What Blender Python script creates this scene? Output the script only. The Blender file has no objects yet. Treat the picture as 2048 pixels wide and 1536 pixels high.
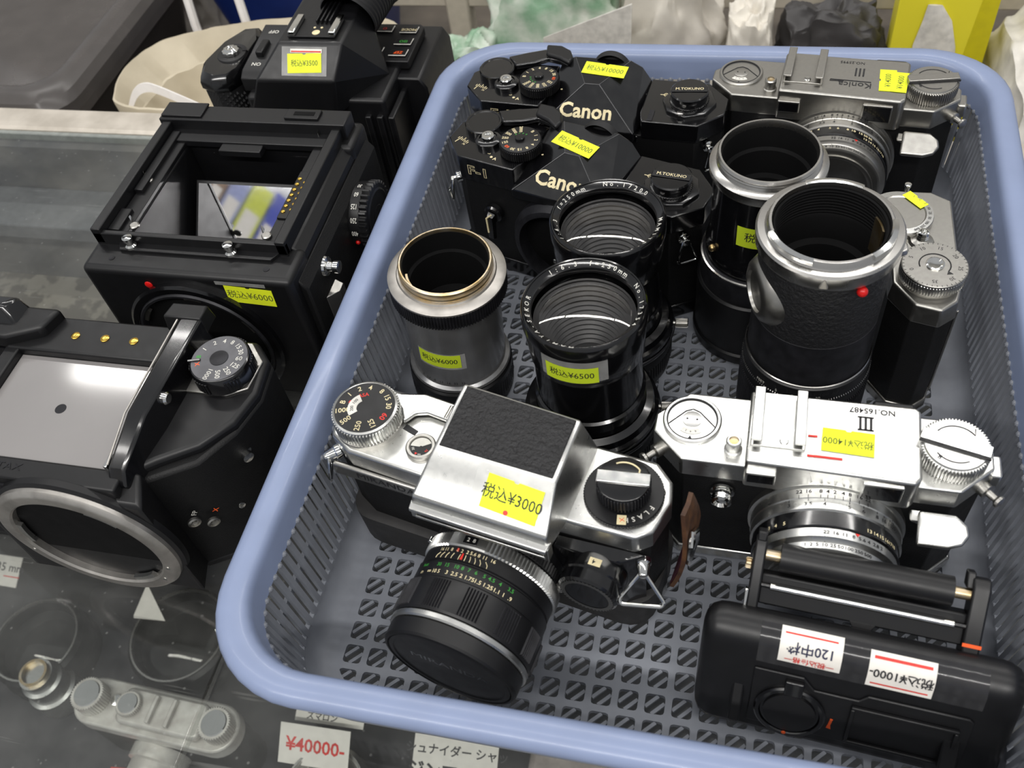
import bpy, bmesh, math, random
from mathutils import Matrix, Vector, noise
S = 0.01                       # everything below is written in centimetres
scene = bpy.context.scene
COL = scene.collection
PI = math.pi
rad = math.radians

# ------------------------------------------------------------------ camera
cam_data = bpy.data.cameras.new('camera')
cam = bpy.data.objects.new('camera', cam_data)
COL.objects.link(cam)
cam_data.sensor_width = 36.0
cam_data.lens = 36.0 * 1900.0 / 2048.0
cam_data.clip_start = 0.01
cam_data.dof.use_dof = True
cam_data.dof.focus_distance = 0.46
cam_data.dof.aperture_fstop = 16
_p, _r, _y = rad(51.29), rad(-10.79), rad(-20.56)
_f = Vector((math.sin(_y) * math.cos(_p), math.cos(_y) * math.cos(_p), -math.sin(_p)))
_rt = Vector((math.cos(_y), -math.sin(_y), 0))
_up = _rt.cross(_f)
_rt, _up = math.cos(_r) * _rt + math.sin(_r) * _up, -math.sin(_r) * _rt + math.cos(_r) * _up
_m = Matrix((_rt, _up, -_f)).transposed().to_4x4()
_m.translation = Vector((0, 0, 40.6)) * S
cam.matrix_world = _m
scene.camera = cam

# ------------------------------------------------------------------ world, ceiling lights and added front fill
w = bpy.data.worlds.new('shop_ambience')
scene.world = w
w.use_nodes = True
w.node_tree.nodes['Background'].inputs[0].default_value = (0.95, 0.97, 1.0, 1)
w.node_tree.nodes['Background'].inputs[1].default_value = 0.42


def tube_or_fill_lamp(x, y, z, length, width, power):
    ld = bpy.data.lights.new('fluorescent_or_fill_light', 'AREA')
    ld.shape = 'RECTANGLE'
    ld.size = length * S
    ld.size_y = width * S
    ld.energy = power
    ld.color = (1.0, 0.975, 0.94)
    o = bpy.data.objects.new('fluorescent_or_fill_light', ld)
    o.location = (x * S, y * S, z * S)
    COL.objects.link(o)


for lx in (-144, -20, 104):
    tube_or_fill_lamp(lx, 153, 195, 120, 9, 10)
    tube_or_fill_lamp(lx, 18, 195, 120, 9, 5.5)
    tube_or_fill_lamp(lx, -105, 175, 120, 9, 22)  # unseen row added behind the viewer to light front faces

scene.view_settings.view_transform = 'Standard'
scene.view_settings.look = 'None'
scene.view_settings.exposure = 0.0
scene.view_settings.gamma = 1.0
scene.view_settings.use_curve_mapping = False


# ------------------------------------------------------------------ materials
def lin(c):
    return tuple((v / 255 / 12.92) if v / 255 <= 0.04045 else ((v / 255 + 0.055) / 1.055) ** 2.4 for v in c) + (1,)


def mat(name, col, rough=0.5, metal=0.0, var=0.12, nscale=1.5, bump=0.0, bscale=20.0, bkind='noise', col2=None,
        coat=0.0, spec=0.5, bdist=0.02, trans=0.0, ior=1.45, rvar=0.08, scratch=0.0, transl=0.0, alpha=1.0, aniso=0.0, crisp=0.15):
    """procedural principled material; scales are features per centimetre"""
    m = bpy.data.materials.new(name)
    m.use_nodes = True
    nt = m.node_tree
    N, Lk = nt.nodes, nt.links
    b = N['Principled BSDF']
    out = N['Material Output']
    tc = N.new('ShaderNodeTexCoord')
    no = N.new('ShaderNodeTexNoise')
    no.inputs['Scale'].default_value = nscale * 100
    no.inputs['Detail'].default_value = 5
    Lk.new(tc.outputs['Object'], no.inputs['Vector'])
    mx = N.new('ShaderNodeMix')
    mx.data_type = 'RGBA'
    a = lin(col)
    c2 = lin(col2) if col2 else tuple(v * (1 - var * 2) for v in a[:3]) + (1,)
    rp = N.new('ShaderNodeMapRange')
    rp.inputs['From Min'].default_value = 0.5 - crisp
    rp.inputs['From Max'].default_value = 0.5 + crisp
    Lk.new(no.outputs['Fac'], rp.inputs['Value'])
    Lk.new(rp.outputs['Result'], mx.inputs[0])
    mx.inputs[6].default_value = a
    mx.inputs[7].default_value = c2
    Lk.new(mx.outputs[2], b.inputs['Base Color'])
    rr = N.new('ShaderNodeMapRange')
    rr.inputs['To Min'].default_value = max(0.02, rough - rvar)
    rr.inputs['To Max'].default_value = min(1, rough + rvar)
    Lk.new(no.outputs['Fac'], rr.inputs['Value'])
    Lk.new(rr.outputs['Result'], b.inputs['Roughness'])
    b.inputs['Metallic'].default_value = metal
    b.inputs['Specular IOR Level'].default_value = spec
    b.inputs['Coat Weight'].default_value = coat
    b.inputs['Coat Roughness'].default_value = 0.08
    b.inputs['Transmission Weight'].default_value = trans
    b.inputs['IOR'].default_value = ior
    b.inputs['Alpha'].default_value = alpha
    b.inputs['Anisotropic'].default_value = aniso
    if bump:
        if bkind == 'voronoi':
            t = N.new('ShaderNodeTexVoronoi')
            t.feature = 'DISTANCE_TO_EDGE'
            o = t.outputs['Distance']
        else:
            t = N.new('ShaderNodeTexNoise')
            t.inputs['Detail'].default_value = 3
            o = t.outputs['Fac']
        t.inputs['Scale'].default_value = bscale * 100
        Lk.new(tc.outputs['Object'], t.inputs['Vector'])
        bp = N.new('ShaderNodeBump')
        bp.inputs['Strength'].default_value = bump
        bp.inputs['Distance'].default_value = bdist * S
        Lk.new(o, bp.inputs['Height'])
        Lk.new(bp.outputs['Normal'], b.inputs['Normal'])
    if transl:
        tr = N.new('ShaderNodeBsdfTranslucent')
        Lk.new(mx.outputs[2], tr.inputs['Color'])
        ms = N.new('ShaderNodeMixShader')
        ms.inputs[0].default_value = transl
        Lk.new(b.outputs[0], ms.inputs[1])
        Lk.new(tr.outputs[0], ms.inputs[2])
        Lk.new(ms.outputs[0], out.inputs['Surface'])
    return m


M = {}
M['gloss_black'] = mat('black_lacquer', (11, 11, 13), 0.2, coat=0.6, var=0.2)
M['case_silver'] = mat('brightened_case_silver', (206, 204, 198), 0.4, metal=0.35, nscale=0.8, col2=(176, 172, 166))  # pale, less metallic silver, brightened to offset dim light inside the case
M['edge_wear_glint'] = mat('rubbed_edge_highlight', (92, 92, 94), 0.4, metal=0.5)  # pale tone paints the highlight on worn prism edges
M['satin_black'] = mat('satin_black_paint', (15, 15, 17), 0.42, var=0.15, bump=0.05, bscale=60)
M['plastic_black'] = mat('black_plastic', (17, 17, 19), 0.38, var=0.15, bump=0.08, bscale=50)
M['matte_black'] = mat('matte_black_interior', (7, 7, 8), 0.75, spec=0.2)
M['leather'] = mat('black_leatherette', (13, 13, 14), 0.55, bump=0.6, bscale=9, bkind='voronoi', spec=0.35)
M['leather_grain'] = mat('coarse_black_leatherette', (27, 27, 29), 0.5, bump=1.0, bscale=5.5, bdist=0.12)
M['rubber'] = mat('black_rubber', (22, 22, 24), 0.6, bump=0.1, bscale=40)
M['grey_black'] = mat('worn_black_metal', (40, 40, 44), 0.45, metal=0.4, col2=(26, 26, 29))
M['chrome'] = mat('satin_chrome', (205, 205, 202), 0.3, metal=1.0, var=0.05, nscale=4, bump=0.04, bscale=90)
M['chrome_grey'] = mat('dulled_satin_chrome', (170, 168, 163), 0.34, metal=1.0, var=0.06, nscale=3, bump=0.04, bscale=90)
M['bright'] = mat('bright_chrome', (225, 225, 222), 0.1, metal=1.0, var=0.03)
M['alu'] = mat('turned_aluminium', (192, 190, 186), 0.27, metal=1.0, nscale=0.7, col2=(176, 174, 171), rvar=0.04)
M['worn_alu'] = mat('worn_aluminium', (190, 186, 180), 0.4, metal=0.9, nscale=0.9, col2=(158, 154, 149), rvar=0.05)
M['brass'] = mat('worn_brass', (186, 160, 112), 0.34, metal=1.0, col2=(204, 192, 170), nscale=1.2, rvar=0.04)
M['gold'] = mat('gold_contact', (232, 190, 90), 0.22, metal=1.0)
M['yellow'] = mat('yellow_price_label', (226, 238, 40), 0.55, var=0.05, nscale=1)
M['label_shaded'] = mat('shaded_yellow_price_label', (188, 208, 42), 0.5, var=0.05, nscale=1)  # the same yellow label, darkened for shade on upright barrels
M['paper_white'] = mat('white_label_paper', (226, 222, 214), 0.6, var=0.04)
M['ink'] = mat('black_ink', (32, 32, 36), 0.6)
M['ink_grey'] = mat('faded_ink', (96, 104, 44), 0.6)
M['ink_blue'] = mat('dark_blue_ink', (44, 46, 72), 0.6)
M['red'] = mat('red_ink', (214, 52, 44), 0.5)
M['red_dot'] = mat('red_enamel', (200, 24, 22), 0.25)
M['orange'] = mat('orange_ink', (236, 92, 34), 0.5)
M['cream'] = mat('cream_paint', (226, 212, 170), 0.5)
M['polished'] = mat('polished_barrel_metal', (150, 150, 150), 0.22, metal=0.75, nscale=0.6, col2=(130, 130, 131), rvar=0.05)
M['white_paint'] = mat('white_paint', (216, 214, 206), 0.5)
M['green_paint'] = mat('green_paint', (58, 150, 58), 0.5)
M['engrave'] = mat('dark_engraving', (34, 34, 36), 0.5)
M['tape'] = mat('clear_tape', (225, 225, 222), 0.16, alpha=0.16, bump=0.15, bscale=3)
M['blue'] = mat('blue_plastic', (136, 149, 180), 0.34, var=0.04, nscale=0.4, bump=0.04, bscale=12, transl=0.1, coat=0.1)
M['frost'] = mat('frosted_plastic', (146, 150, 159), 0.5, var=0.08, nscale=0.6, transl=0.25, bump=0.05, bscale=12)
M['tan_leather'] = mat('brown_leather', (84, 54, 30), 0.6, bump=0.5, bscale=8, col2=(48, 28, 18))
M['maroon'] = mat('maroon_lining', (70, 22, 40), 0.8)
M['dial_grey'] = mat('grey_dial_face', (92, 92, 96), 0.45)
M['leather_soft'] = mat('dark_soft_leather', (38, 37, 37), 0.6, bump=0.3, bscale=10)
M['tape2'] = mat('glossy_clear_tape', (64, 64, 66), 0.12, alpha=0.4, bump=0.25, bscale=2.5)


def lens_glass():
    m = bpy.data.materials.new('coated_lens_glass')
    m.use_nodes = True
    nt = m.node_tree
    N, Lk = nt.nodes, nt.links
    b = N['Principled BSDF']
    no = N.new('ShaderNodeTexNoise')
    no.inputs['Scale'].default_value = 300
    tc = N.new('ShaderNodeTexCoord')
    Lk.new(tc.outputs['Object'], no.inputs['Vector'])
    mr = N.new('ShaderNodeMapRange')
    mr.inputs['To Min'].default_value = 0.01
    mr.inputs['To Max'].default_value = 0.05
    Lk.new(no.outputs['Fac'], mr.inputs['Value'])
    gl = N.new('ShaderNodeBsdfGlossy')
    gl.inputs['Color'].default_value = (0.95, 0.93, 0.9, 1)
    Lk.new(mr.outputs['Result'], gl.inputs['Roughness'])
    tr = N.new('ShaderNodeBsdfTransparent')
    tr.inputs['Color'].default_value = (0.93, 0.93, 0.92, 1)
    fr = N.new('ShaderNodeFresnel')
    fr.inputs['IOR'].default_value = 1.55
    ms = N.new('ShaderNodeMixShader')
    ge = N.new('ShaderNodeNewGeometry')
    sb = N.new('ShaderNodeMath')
    sb.operation = 'SUBTRACT'
    sb.inputs[0].default_value = 1.0
    Lk.new(ge.outputs['Backfacing'], sb.inputs[1])
    fm = N.new('ShaderNodeMath')
    fm.operation = 'MULTIPLY'
    Lk.new(fr.outputs[0], fm.inputs[0])
    Lk.new(sb.outputs[0], fm.inputs[1])
    Lk.new(fm.outputs[0], ms.inputs[0])
    Lk.new(tr.outputs[0], ms.inputs[1])
    Lk.new(gl.outputs[0], ms.inputs[2])
    Lk.new(ms.outputs[0], N['Material Output'].inputs['Surface'])
    N.remove(b)
    return m


M['lens_glass'] = lens_glass()


def counter_glass():
    """clear plate glass with dust and fine scratches: mostly transparent, fresnel gloss, a thin diffuse film"""
    m = bpy.data.materials.new('dusty_counter_glass')
    m.use_nodes = True
    nt = m.node_tree
    N, Lk = nt.nodes, nt.links
    N.remove(N['Principled BSDF'])
    tc = N.new('ShaderNodeTexCoord')
    n1 = N.new('ShaderNodeTexNoise')
    n1.inputs['Scale'].default_value = 9
    n1.inputs['Detail'].default_value = 8
    n1.inputs['Roughness'].default_value = 0.65
    Lk.new(tc.outputs['Object'], n1.inputs['Vector'])
    vo = N.new('ShaderNodeTexVoronoi')
    vo.inputs['Scale'].default_value = 120
    Lk.new(tc.outputs['Object'], vo.inputs['Vector'])
    sp = N.new('ShaderNodeMapRange')
    sp.inputs['From Min'].default_value = 0.12
    sp.inputs['From Max'].default_value = 0.05
    sp.inputs['To Max'].default_value = 0.35
    Lk.new(vo.outputs['Distance'], sp.inputs['Value'])
    mr = N.new('ShaderNodeMapRange')
    mr.inputs['From Min'].default_value = 0.4
    mr.inputs['From Max'].default_value = 0.75
    mr.inputs['To Min'].default_value = 0.015
    mr.inputs['To Max'].default_value = 0.11
    Lk.new(n1.outputs['Fac'], mr.inputs['Value'])
    ad = N.new('ShaderNodeMath')
    ad.operation = 'MAXIMUM'
    Lk.new(mr.outputs['Result'], ad.inputs[0])
    mp = N.new('ShaderNodeMapping')
    mp.inputs['Rotation'].default_value = (0, 0, 0.5)
    mp.inputs['Scale'].default_value = (14, 260, 1)
    Lk.new(tc.outputs['Object'], mp.inputs['Vector'])
    n2 = N.new('ShaderNodeTexNoise')
    n2.inputs['Scale'].default_value = 1.0
    n2.inputs['Detail'].default_value = 2
    Lk.new(mp.outputs['Vector'], n2.inputs['Vector'])
    s2 = N.new('ShaderNodeMapRange')
    s2.inputs['From Min'].default_value = 0.68
    s2.inputs['From Max'].default_value = 0.76
    s2.inputs['To Max'].default_value = 0.14
    Lk.new(n2.outputs['Fac'], s2.inputs['Value'])
    mu = N.new('ShaderNodeMath')
    mu.operation = 'MULTIPLY'
    Lk.new(sp.outputs['Result'], mu.inputs[0])
    Lk.new(n1.outputs['Fac'], mu.inputs[1])
    Lk.new(mu.outputs[0], ad.inputs[1])
    tr = N.new('ShaderNodeBsdfTransparent')
    tr.inputs['Color'].default_value = (0.92, 0.93, 0.92, 1)
    df = N.new('ShaderNodeBsdfDiffuse')
    df.inputs['Color'].default_value = lin((190, 190, 186))
    m1 = N.new('ShaderNodeMixShader')
    a2 = N.new('ShaderNodeMath')
    a2.operation = 'MAXIMUM'
    Lk.new(ad.outputs[0], a2.inputs[0])
    Lk.new(s2.outputs['Result'], a2.inputs[1])
    Lk.new(a2.outputs[0], m1.inputs[0])
    Lk.new(tr.outputs[0], m1.inputs[1])
    Lk.new(df.outputs[0], m1.inputs[2])
    gl = N.new('ShaderNodeBsdfGlossy')
    gl.inputs['Roughness'].default_value = 0.06
    fr = N.new('ShaderNodeFresnel')
    fr.inputs['IOR'].default_value = 1.5
    m2 = N.new('ShaderNodeMixShader')
    ge = N.new('ShaderNodeNewGeometry')
    sb = N.new('ShaderNodeMath')
    sb.operation = 'SUBTRACT'
    sb.inputs[0].default_value = 1.0
    Lk.new(ge.outputs['Backfacing'], sb.inputs[1])
    fm = N.new('ShaderNodeMath')
    fm.operation = 'MULTIPLY'
    Lk.new(fr.outputs[0], fm.inputs[0])
    Lk.new(sb.outputs[0], fm.inputs[1])
    Lk.new(fm.outputs[0], m2.inputs[0])
    Lk.new(m1.outputs[0], m2.inputs[1])
    Lk.new(gl.outputs[0], m2.inputs[2])
    Lk.new(m2.outputs[0], N['Material Output'].inputs['Surface'])
    return m


M['counter_glass'] = counter_glass()
M['mirror'] = mat('front_silvered_mirror', (235, 235, 238), 0.03, metal=1.0, var=0.01, rvar=0.02)
M['screen'] = mat('ground_glass_screen', (132, 129, 128), 0.35, var=0.06, nscale=0.12, coat=1.0)

# ------------------------------------------------------------------ geometry kit
FRONT = Matrix.Rotation(PI / 2, 4, 'X')      # local +z -> towards the viewer (-y), local +y -> up
SIDE = Matrix.Rotation(PI / 2, 4, 'Z') @ Matrix.Rotation(PI / 2, 4, 'X')   # local +z -> +x


def T(x, y, z):
    return Matrix.Translation((x, y, z))


def RZ(a):
    return Matrix.Rotation(rad(a), 4, 'Z')


def RXm(a):
    return Matrix.Rotation(rad(a), 4, 'X')


def RYm(a):
    return Matrix.Rotation(rad(a), 4, 'Y')


_tc = {}


def glyphs(s, size, bold=0.0):
    k = (s, round(size, 4), bold)
    if k not in _tc:
        cu = bpy.data.curves.new('txt', 'FONT')
        cu.body = s
        cu.size = size
        cu.align_x = 'CENTER'
        cu.align_y = 'CENTER'
        cu.resolution_u = 2
        cu.offset = bold * size
        ob = bpy.data.objects.new('txt', cu)
        me = bpy.data.meshes.new_from_object(ob)
        vs = [tuple(v.co) for v in me.vertices]
        fs = [tuple(p.vertices) for p in me.polygons]
        bpy.data.objects.remove(ob)
        bpy.data.curves.remove(cu)
        bpy.data.meshes.remove(me)
        _tc[k] = (vs, fs)
    return _tc[k]


def rrect(hx, hy, r, n=6, cx=0, cy=0):
    r = max(r, 0.001)
    pts = []
    for qx, qy, a0 in ((1, 1, 0), (-1, 1, 90), (-1, -1, 180), (1, -1, 270)):
        for i in range(n + 1):
            a = rad(a0 + 90 * i / n)
            pts.append((cx + qx * (hx - r) + r * math.cos(a), cy + qy * (hy - r) + r * math.sin(a)))
    return pts


def octa(hx, hy, c, cx=0, cy=0):
    return [(cx + hx, cy - hy + c), (cx + hx, cy + hy - c), (cx + hx - c, cy + hy), (cx - hx + c, cy + hy),
            (cx - hx, cy + hy - c), (cx - hx, cy - hy + c), (cx - hx + c, cy - hy), (cx + hx - c, cy - hy)]


def circ(r, n=32, cx=0, cy=0):
    return [(cx + r * math.cos(2 * PI * i / n), cy + r * math.sin(2 * PI * i / n)) for i in range(n)]


class G:
    def __init__(self, M0=None):
        self.v, self.f, self.M0 = [], [], M0

    def add(self, vs, fs, M=None):
        if self.M0 is not None:
            M = self.M0 @ M if M is not None else self.M0
        o = len(self.v)
        if M is not None:
            vs = [tuple(M @ Vector(p)) for p in vs]
            if M.to_3x3().determinant() < 0:
                fs = [tuple(reversed(f)) for f in fs]
        self.v += [tuple(p) for p in vs]
        self.f += [tuple(i + o for i in f) for f in fs]
        return self

    def box(self, x0, x1, y0, y1, z0, z1, M=None):
        v = [(x0, y0, z0), (x1, y0, z0), (x1, y1, z0), (x0, y1, z0), (x0, y0, z1), (x1, y0, z1), (x1, y1, z1), (x0, y1, z1)]
        f = [(3, 2, 1, 0), (4, 5, 6, 7), (0, 1, 5, 4), (1, 2, 6, 5), (2, 3, 7, 6), (3, 0, 4, 7)]
        return self.add(v, f, M)

    def prism(self, poly, z0, z1, M=None, top=None):
        n = len(poly)
        a = sum(poly[i][0] * poly[(i + 1) % n][1] - poly[(i + 1) % n][0] * poly[i][1] for i in range(n))
        if a < 0:
            poly = poly[::-1]
            top = top[::-1] if top else None
        tp = top or poly
        v = [(x, y, z0) for x, y in poly] + [(x, y, z1) for x, y in tp]
        f = [tuple(range(n - 1, -1, -1)), tuple(range(n, 2 * n))]
        f += [(i, (i + 1) % n, n + (i + 1) % n, n + i) for i in range(n)]
        return self.add(v, f, M)

    def hull(self, pts, M=None):
        bm = bmesh.new()
        for p in pts:
            bm.verts.new(p)
        bmesh.ops.convex_hull(bm, input=bm.verts)
        bmesh.ops.dissolve_limit(bm, angle_limit=0.02, verts=bm.verts, edges=bm.edges)
        bmesh.ops.recalc_face_normals(bm, faces=bm.faces)
        bm.verts.index_update()
        vs = [tuple(x.co) for x in bm.verts]
        fs = [tuple(x.index for x in f.verts) for f in bm.faces]
        bm.free()
        return self.add(vs, fs, M)

    def loft(self, rings, M=None, closed=False, caps=True):
        n = len(rings[0])
        v = [p for r in rings for p in r]
        f = []
        m = len(rings)
        for j in range(m if closed else m - 1):
            k = (j + 1) % m
            for i in range(n):
                f.append((j * n + i, j * n + (i + 1) % n, k * n + (i + 1) % n, k * n + i))
        if caps and not closed:
            f.append(tuple(range(n - 1, -1, -1)))
            f.append(tuple((m - 1) * n + i for i in range(n)))
        return self.add(v, f, M)

    def lathe(self, prof, n=48, M=None, closed=False, a0=0.0, a1=None):
        """prof: (r, z) from bottom outside going round; closed joins the last point to the first (a ring)"""
        rings = []
        if a1 is None:
            for r, z in prof:
                rings.append([(r * math.cos(2 * PI * i / n), r * math.sin(2 * PI * i / n), z) for i in range(n)])
            self.loft(rings, M, closed=closed, caps=False)
            if not closed:
                o, m = len(self.v) - n * len(rings), len(rings)
                if prof[0][0] < 0.35:
                    self.f.append(tuple(o + i for i in range(n - 1, -1, -1)))
                if prof[-1][0] < 0.35:
                    self.f.append(tuple(o + (m - 1) * n + i for i in range(n)))
            return self
        v, f = [], []
        for i in range(n + 1):
            a = rad(a0 + (a1 - a0) * i / n)
            v += [(r * math.cos(a), r * math.sin(a), z) for r, z in prof]
        m = len(prof)
        for i in range(n):
            for j in range(m if closed else m - 1):
                k = (j + 1) % m
                f.append((i * m + j, (i + 1) * m + j, (i + 1) * m + k, i * m + k))
        if closed:
            f.append(tuple(range(m)))
            f.append(tuple(n * m + j for j in reversed(range(m))))
        return self.add(v, f, M)

    def gear(self, ro, ri, z0, z1, teeth, M=None, bev=0.04, duty=0.5, caps=True):
        """knurled cylinder wall"""
        def ring(d, z):
            r = []
            for i in range(teeth):
                for q, rr_ in ((0, ri), (0.5 - duty / 2 + 0.02, ri), (0.5 - duty / 4, ro), (0.5 + duty / 4, ro)):
                    a = 2 * PI * (i + q) / teeth
                    r.append(((rr_ - d) * math.cos(a), (rr_ - d) * math.sin(a), z))
            return r
        return self.loft([ring(bev, z0), ring(0, z0 + bev), ring(0, z1 - bev), ring(bev, z1)], M, caps=caps)

    def tube(self, pts, r, n=8, M=None, closed=False):
        pts = [Vector(p) for p in pts]
        rings = []
        prev = None
        m = len(pts)
        for i, p in enumerate(pts):
            if closed:
                d = (pts[(i + 1) % m] - pts[i - 1]).normalized()
            else:
                d = (pts[min(i + 1, m - 1)] - pts[max(i - 1, 0)]).normalized()
            if prev is None:
                u = d.orthogonal().normalized()
            else:
                u = (prev - d * prev.dot(d)).normalized()
            prev = u
            w_ = d.cross(u)
            rr_ = r[i] if isinstance(r, (list, tuple)) else r
            rings.append([tuple(p + rr_ * (math.cos(2 * PI * k / n) * u + math.sin(2 * PI * k / n) * w_)) for k in range(n)])
        return self.loft(rings, M, closed=closed)

    def ball(self, r, M=None, n=12, sz=1.0):
        prof = [(max(0.002, r * math.cos(rad(-90 + 180 * i / 8))), sz * r * math.sin(rad(-90 + 180 * i / 8))) for i in range(9)]
        return self.lathe(prof, n, M)

    def text(self, s, size, M=None, bold=0.0, sx=1.0):
        vs, fs = glyphs(s, size, bold)
        return self.add([(x * sx, y, z) for x, y, z in vs], fs, M)

    def ctext(self, s, size, r, ang, z, M=None, flip=False, bold=0.0, sx=1.0):
        """text wrapped on the outside of a cylinder of radius r about local z, centred at angle ang (deg)"""
        vs, fs = glyphs(s, size, bold)
        q = -1 if flip else 1
        out = []
        for x, y, _ in vs:
            a = rad(ang) + q * x * sx / r
            out.append((r * math.cos(a), r * math.sin(a), z + q * y))
        return self.add(out, fs, M)

    def dtext(self, s, size, r, ang, z, M=None, inward=False, bold=0.0):
        """text lying flat on a dial top at radius r, tops pointing outward (or inward)"""
        rot = ang - 90 + (180 if inward else 0)
        m = T(r * math.cos(rad(ang)), r * math.sin(rad(ang)), z) @ RZ(rot)
        return self.text(s, size, M @ m if M is not None else m, bold)

    def arctext(self, s, size, r, ang, z, step, M=None, bold=0.0):
        """one character after another, clockwise round a flat ring, centred on ang"""
        a = ang + step * (len(s) - 1) / 2
        for ch in s:
            if ch != ' ':
                self.dtext(ch, size, r, a, z, M, bold=bold)
            a -= step
        return self

    def patch(self, fn, nu=10, nv=4, th=0.012):
        """thin sheet: fn(u, v, h) -> point, u and v from 0 to 1, h the height over the surface"""
        v, f = [], []
        for h in (0.004, th):
            for j in range(nv + 1):
                for i in range(nu + 1):
                    v.append(fn(i / nu, j / nv, h))
        k = (nu + 1) * (nv + 1)
        for j in range(nv):
            for i in range(nu):
                a = j * (nu + 1) + i
                f.append((k + a, k + a + 1, k + a + nu + 2, k + a + nu + 1))
                f.append((a + nu + 1, a + nu + 2, a + 1, a))
        return self.add(v, f)

    def obj(self, name, material, parent=None, bevel=0.0, seg=2, smooth=32, label=None, loc=None, recalc=False):
        me = bpy.data.meshes.new(name)
        me.from_pydata([(x * S, y * S, z * S) for x, y, z in self.v], [], self.f)
        if recalc:
            bm = bmesh.new()
            bm.from_mesh(me)
            bmesh.ops.recalc_face_normals(bm, faces=bm.faces)
            bm.to_mesh(me)
            bm.free()
        me.materials.append(M[material] if isinstance(material, str) else material)
        me.validate()
        if smooth:
            me.shade_smooth()
            me.set_sharp_from_angle(angle=rad(smooth))
        o = bpy.data.objects.new(name, me)
        COL.objects.link(o)
        if parent is not None:
            o.parent = parent
        if loc is not None:
            o.location = (loc[0] * S, loc[1] * S, loc[2] * S)
        if bevel:
            bv = o.modifiers.new('bevel', 'BEVEL')
            bv.width = bevel * S
            bv.segments = seg
            bv.limit_method = 'ANGLE'
            bv.angle_limit = rad(38)
            bv.harden_normals = False
        if label:
            o['label'] = label
        return o


def thing(name, label, cat, loc=(0, 0, 0), rotz=0, group=None, tilt=None):
    o = bpy.data.objects.new(name, None)
    o.empty_display_size = 0.02
    COL.objects.link(o)
    o.location = (loc[0] * S, loc[1] * S, loc[2] * S)
    if tilt is not None:
        o.rotation_euler = (RZ(rotz) @ tilt).to_euler()
    else:
        o.rotation_euler = (0, 0, rad(rotz))
    o['label'] = label
    o['category'] = cat
    if group:
        o['group'] = group
    return o


def tag(o, label, cat, group=None):
    o['label'] = label
    o['category'] = cat
    if group:
        o['group'] = group
    return o


def sticker(parent, m, wd, ht, text, mcol='yellow', tcol='ink', size=None, flip=False, notch=True):
    """flat price label; m maps label plane (x right, y up, z out) to the thing's frame"""
    g = G(m)
    pl = [(-wd / 2, -ht / 2), (wd / 2, -ht / 2), (wd / 2, ht / 2)]
    if notch:
        pl += [(0.12, ht / 2), (0.07, ht / 2 - 0.07), (-0.07, ht / 2 - 0.07), (-0.12, ht / 2)]
    pl += [(-wd / 2, ht / 2)]
    g.prism(pl, 0.004, 0.014)
    o = g.obj('price_sticker', mcol, parent, smooth=0)
    if text:
        g = G(m @ T(0, -0.02, 0.018) @ (RZ(180) if flip else RZ(0)))
        g.text(text, size or ht * 0.5, bold=0.003, sx=0.9)
        g.obj('price_print', tcol, o, smooth=0)
    return o


def cyl_sticker(parent, r, ang, z, wd, ht, text, mcol='label_shaded', tcol='ink', size=None, flip=False, name='price_sticker'):
    def fn(u, v, h):
        a = rad(ang) + (u - 0.5) * wd / r
        return ((r + h + 0.006) * math.cos(a), (r + h + 0.006) * math.sin(a), z + (v - 0.5) * ht)
    o = G().patch(fn, 10, 1).obj(name, mcol, parent)
    if text:
        G().ctext(text, size or ht * 0.5, r + 0.024, ang, z, flip=flip, bold=0.003, sx=0.9).obj('price_print', tcol, o, smooth=0)
    return o

# ================================================================== SETTING: the glass display case and what lies round it
CX, CY = -2.76, 30.48                  # basket centre


def struct(o):
    o['kind'] = 'structure'
    return o


M['rail'] = mat('cream_aluminium_rail', (206, 198, 186), 0.36, metal=0.35, var=0.06, nscale=0.5, col2=(180, 172, 160))
M['rail_edge'] = mat('glass_channel_edge', (150, 154, 150), 0.3, metal=0.2)
M['inner_rail'] = mat('painted_inner_rail', (88, 90, 94), 0.5)
M['case_panel'] = mat('dark_case_panel', (46, 47, 52), 0.7, var=0.15, nscale=0.2)
M['case_back'] = mat('peeling_case_back', (98, 95, 91), 0.8, nscale=0.2, col2=(66, 67, 70))
M['case_floor'] = mat('dark_case_lining', (54, 53, 57), 0.7, nscale=0.3, col2=(30, 31, 36))
M['flaking'] = mat('flaking_painted_shelf', (74, 69, 62), 0.8, nscale=0.55, col2=(112, 107, 98), crisp=0.035)
M['floor_dark'] = mat('dark_floor', (58, 54, 50), 0.8, nscale=0.1)
M['shelf_board'] = mat('worn_back_shelf', (96, 88, 78), 0.6, nscale=0.15, col2=(64, 58, 52))

fl = struct(G().box(-220, 160, -140, 240, -92, -90).obj('floor', 'floor_dark', smooth=0))

M['wall_paint'] = mat('pale_wall_paint', (196, 192, 184), 0.8, nscale=0.05)
struct(G().box(-220, 160, 238, 240, -90, 215).obj('wall_back', 'wall_paint', smooth=0))

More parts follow.
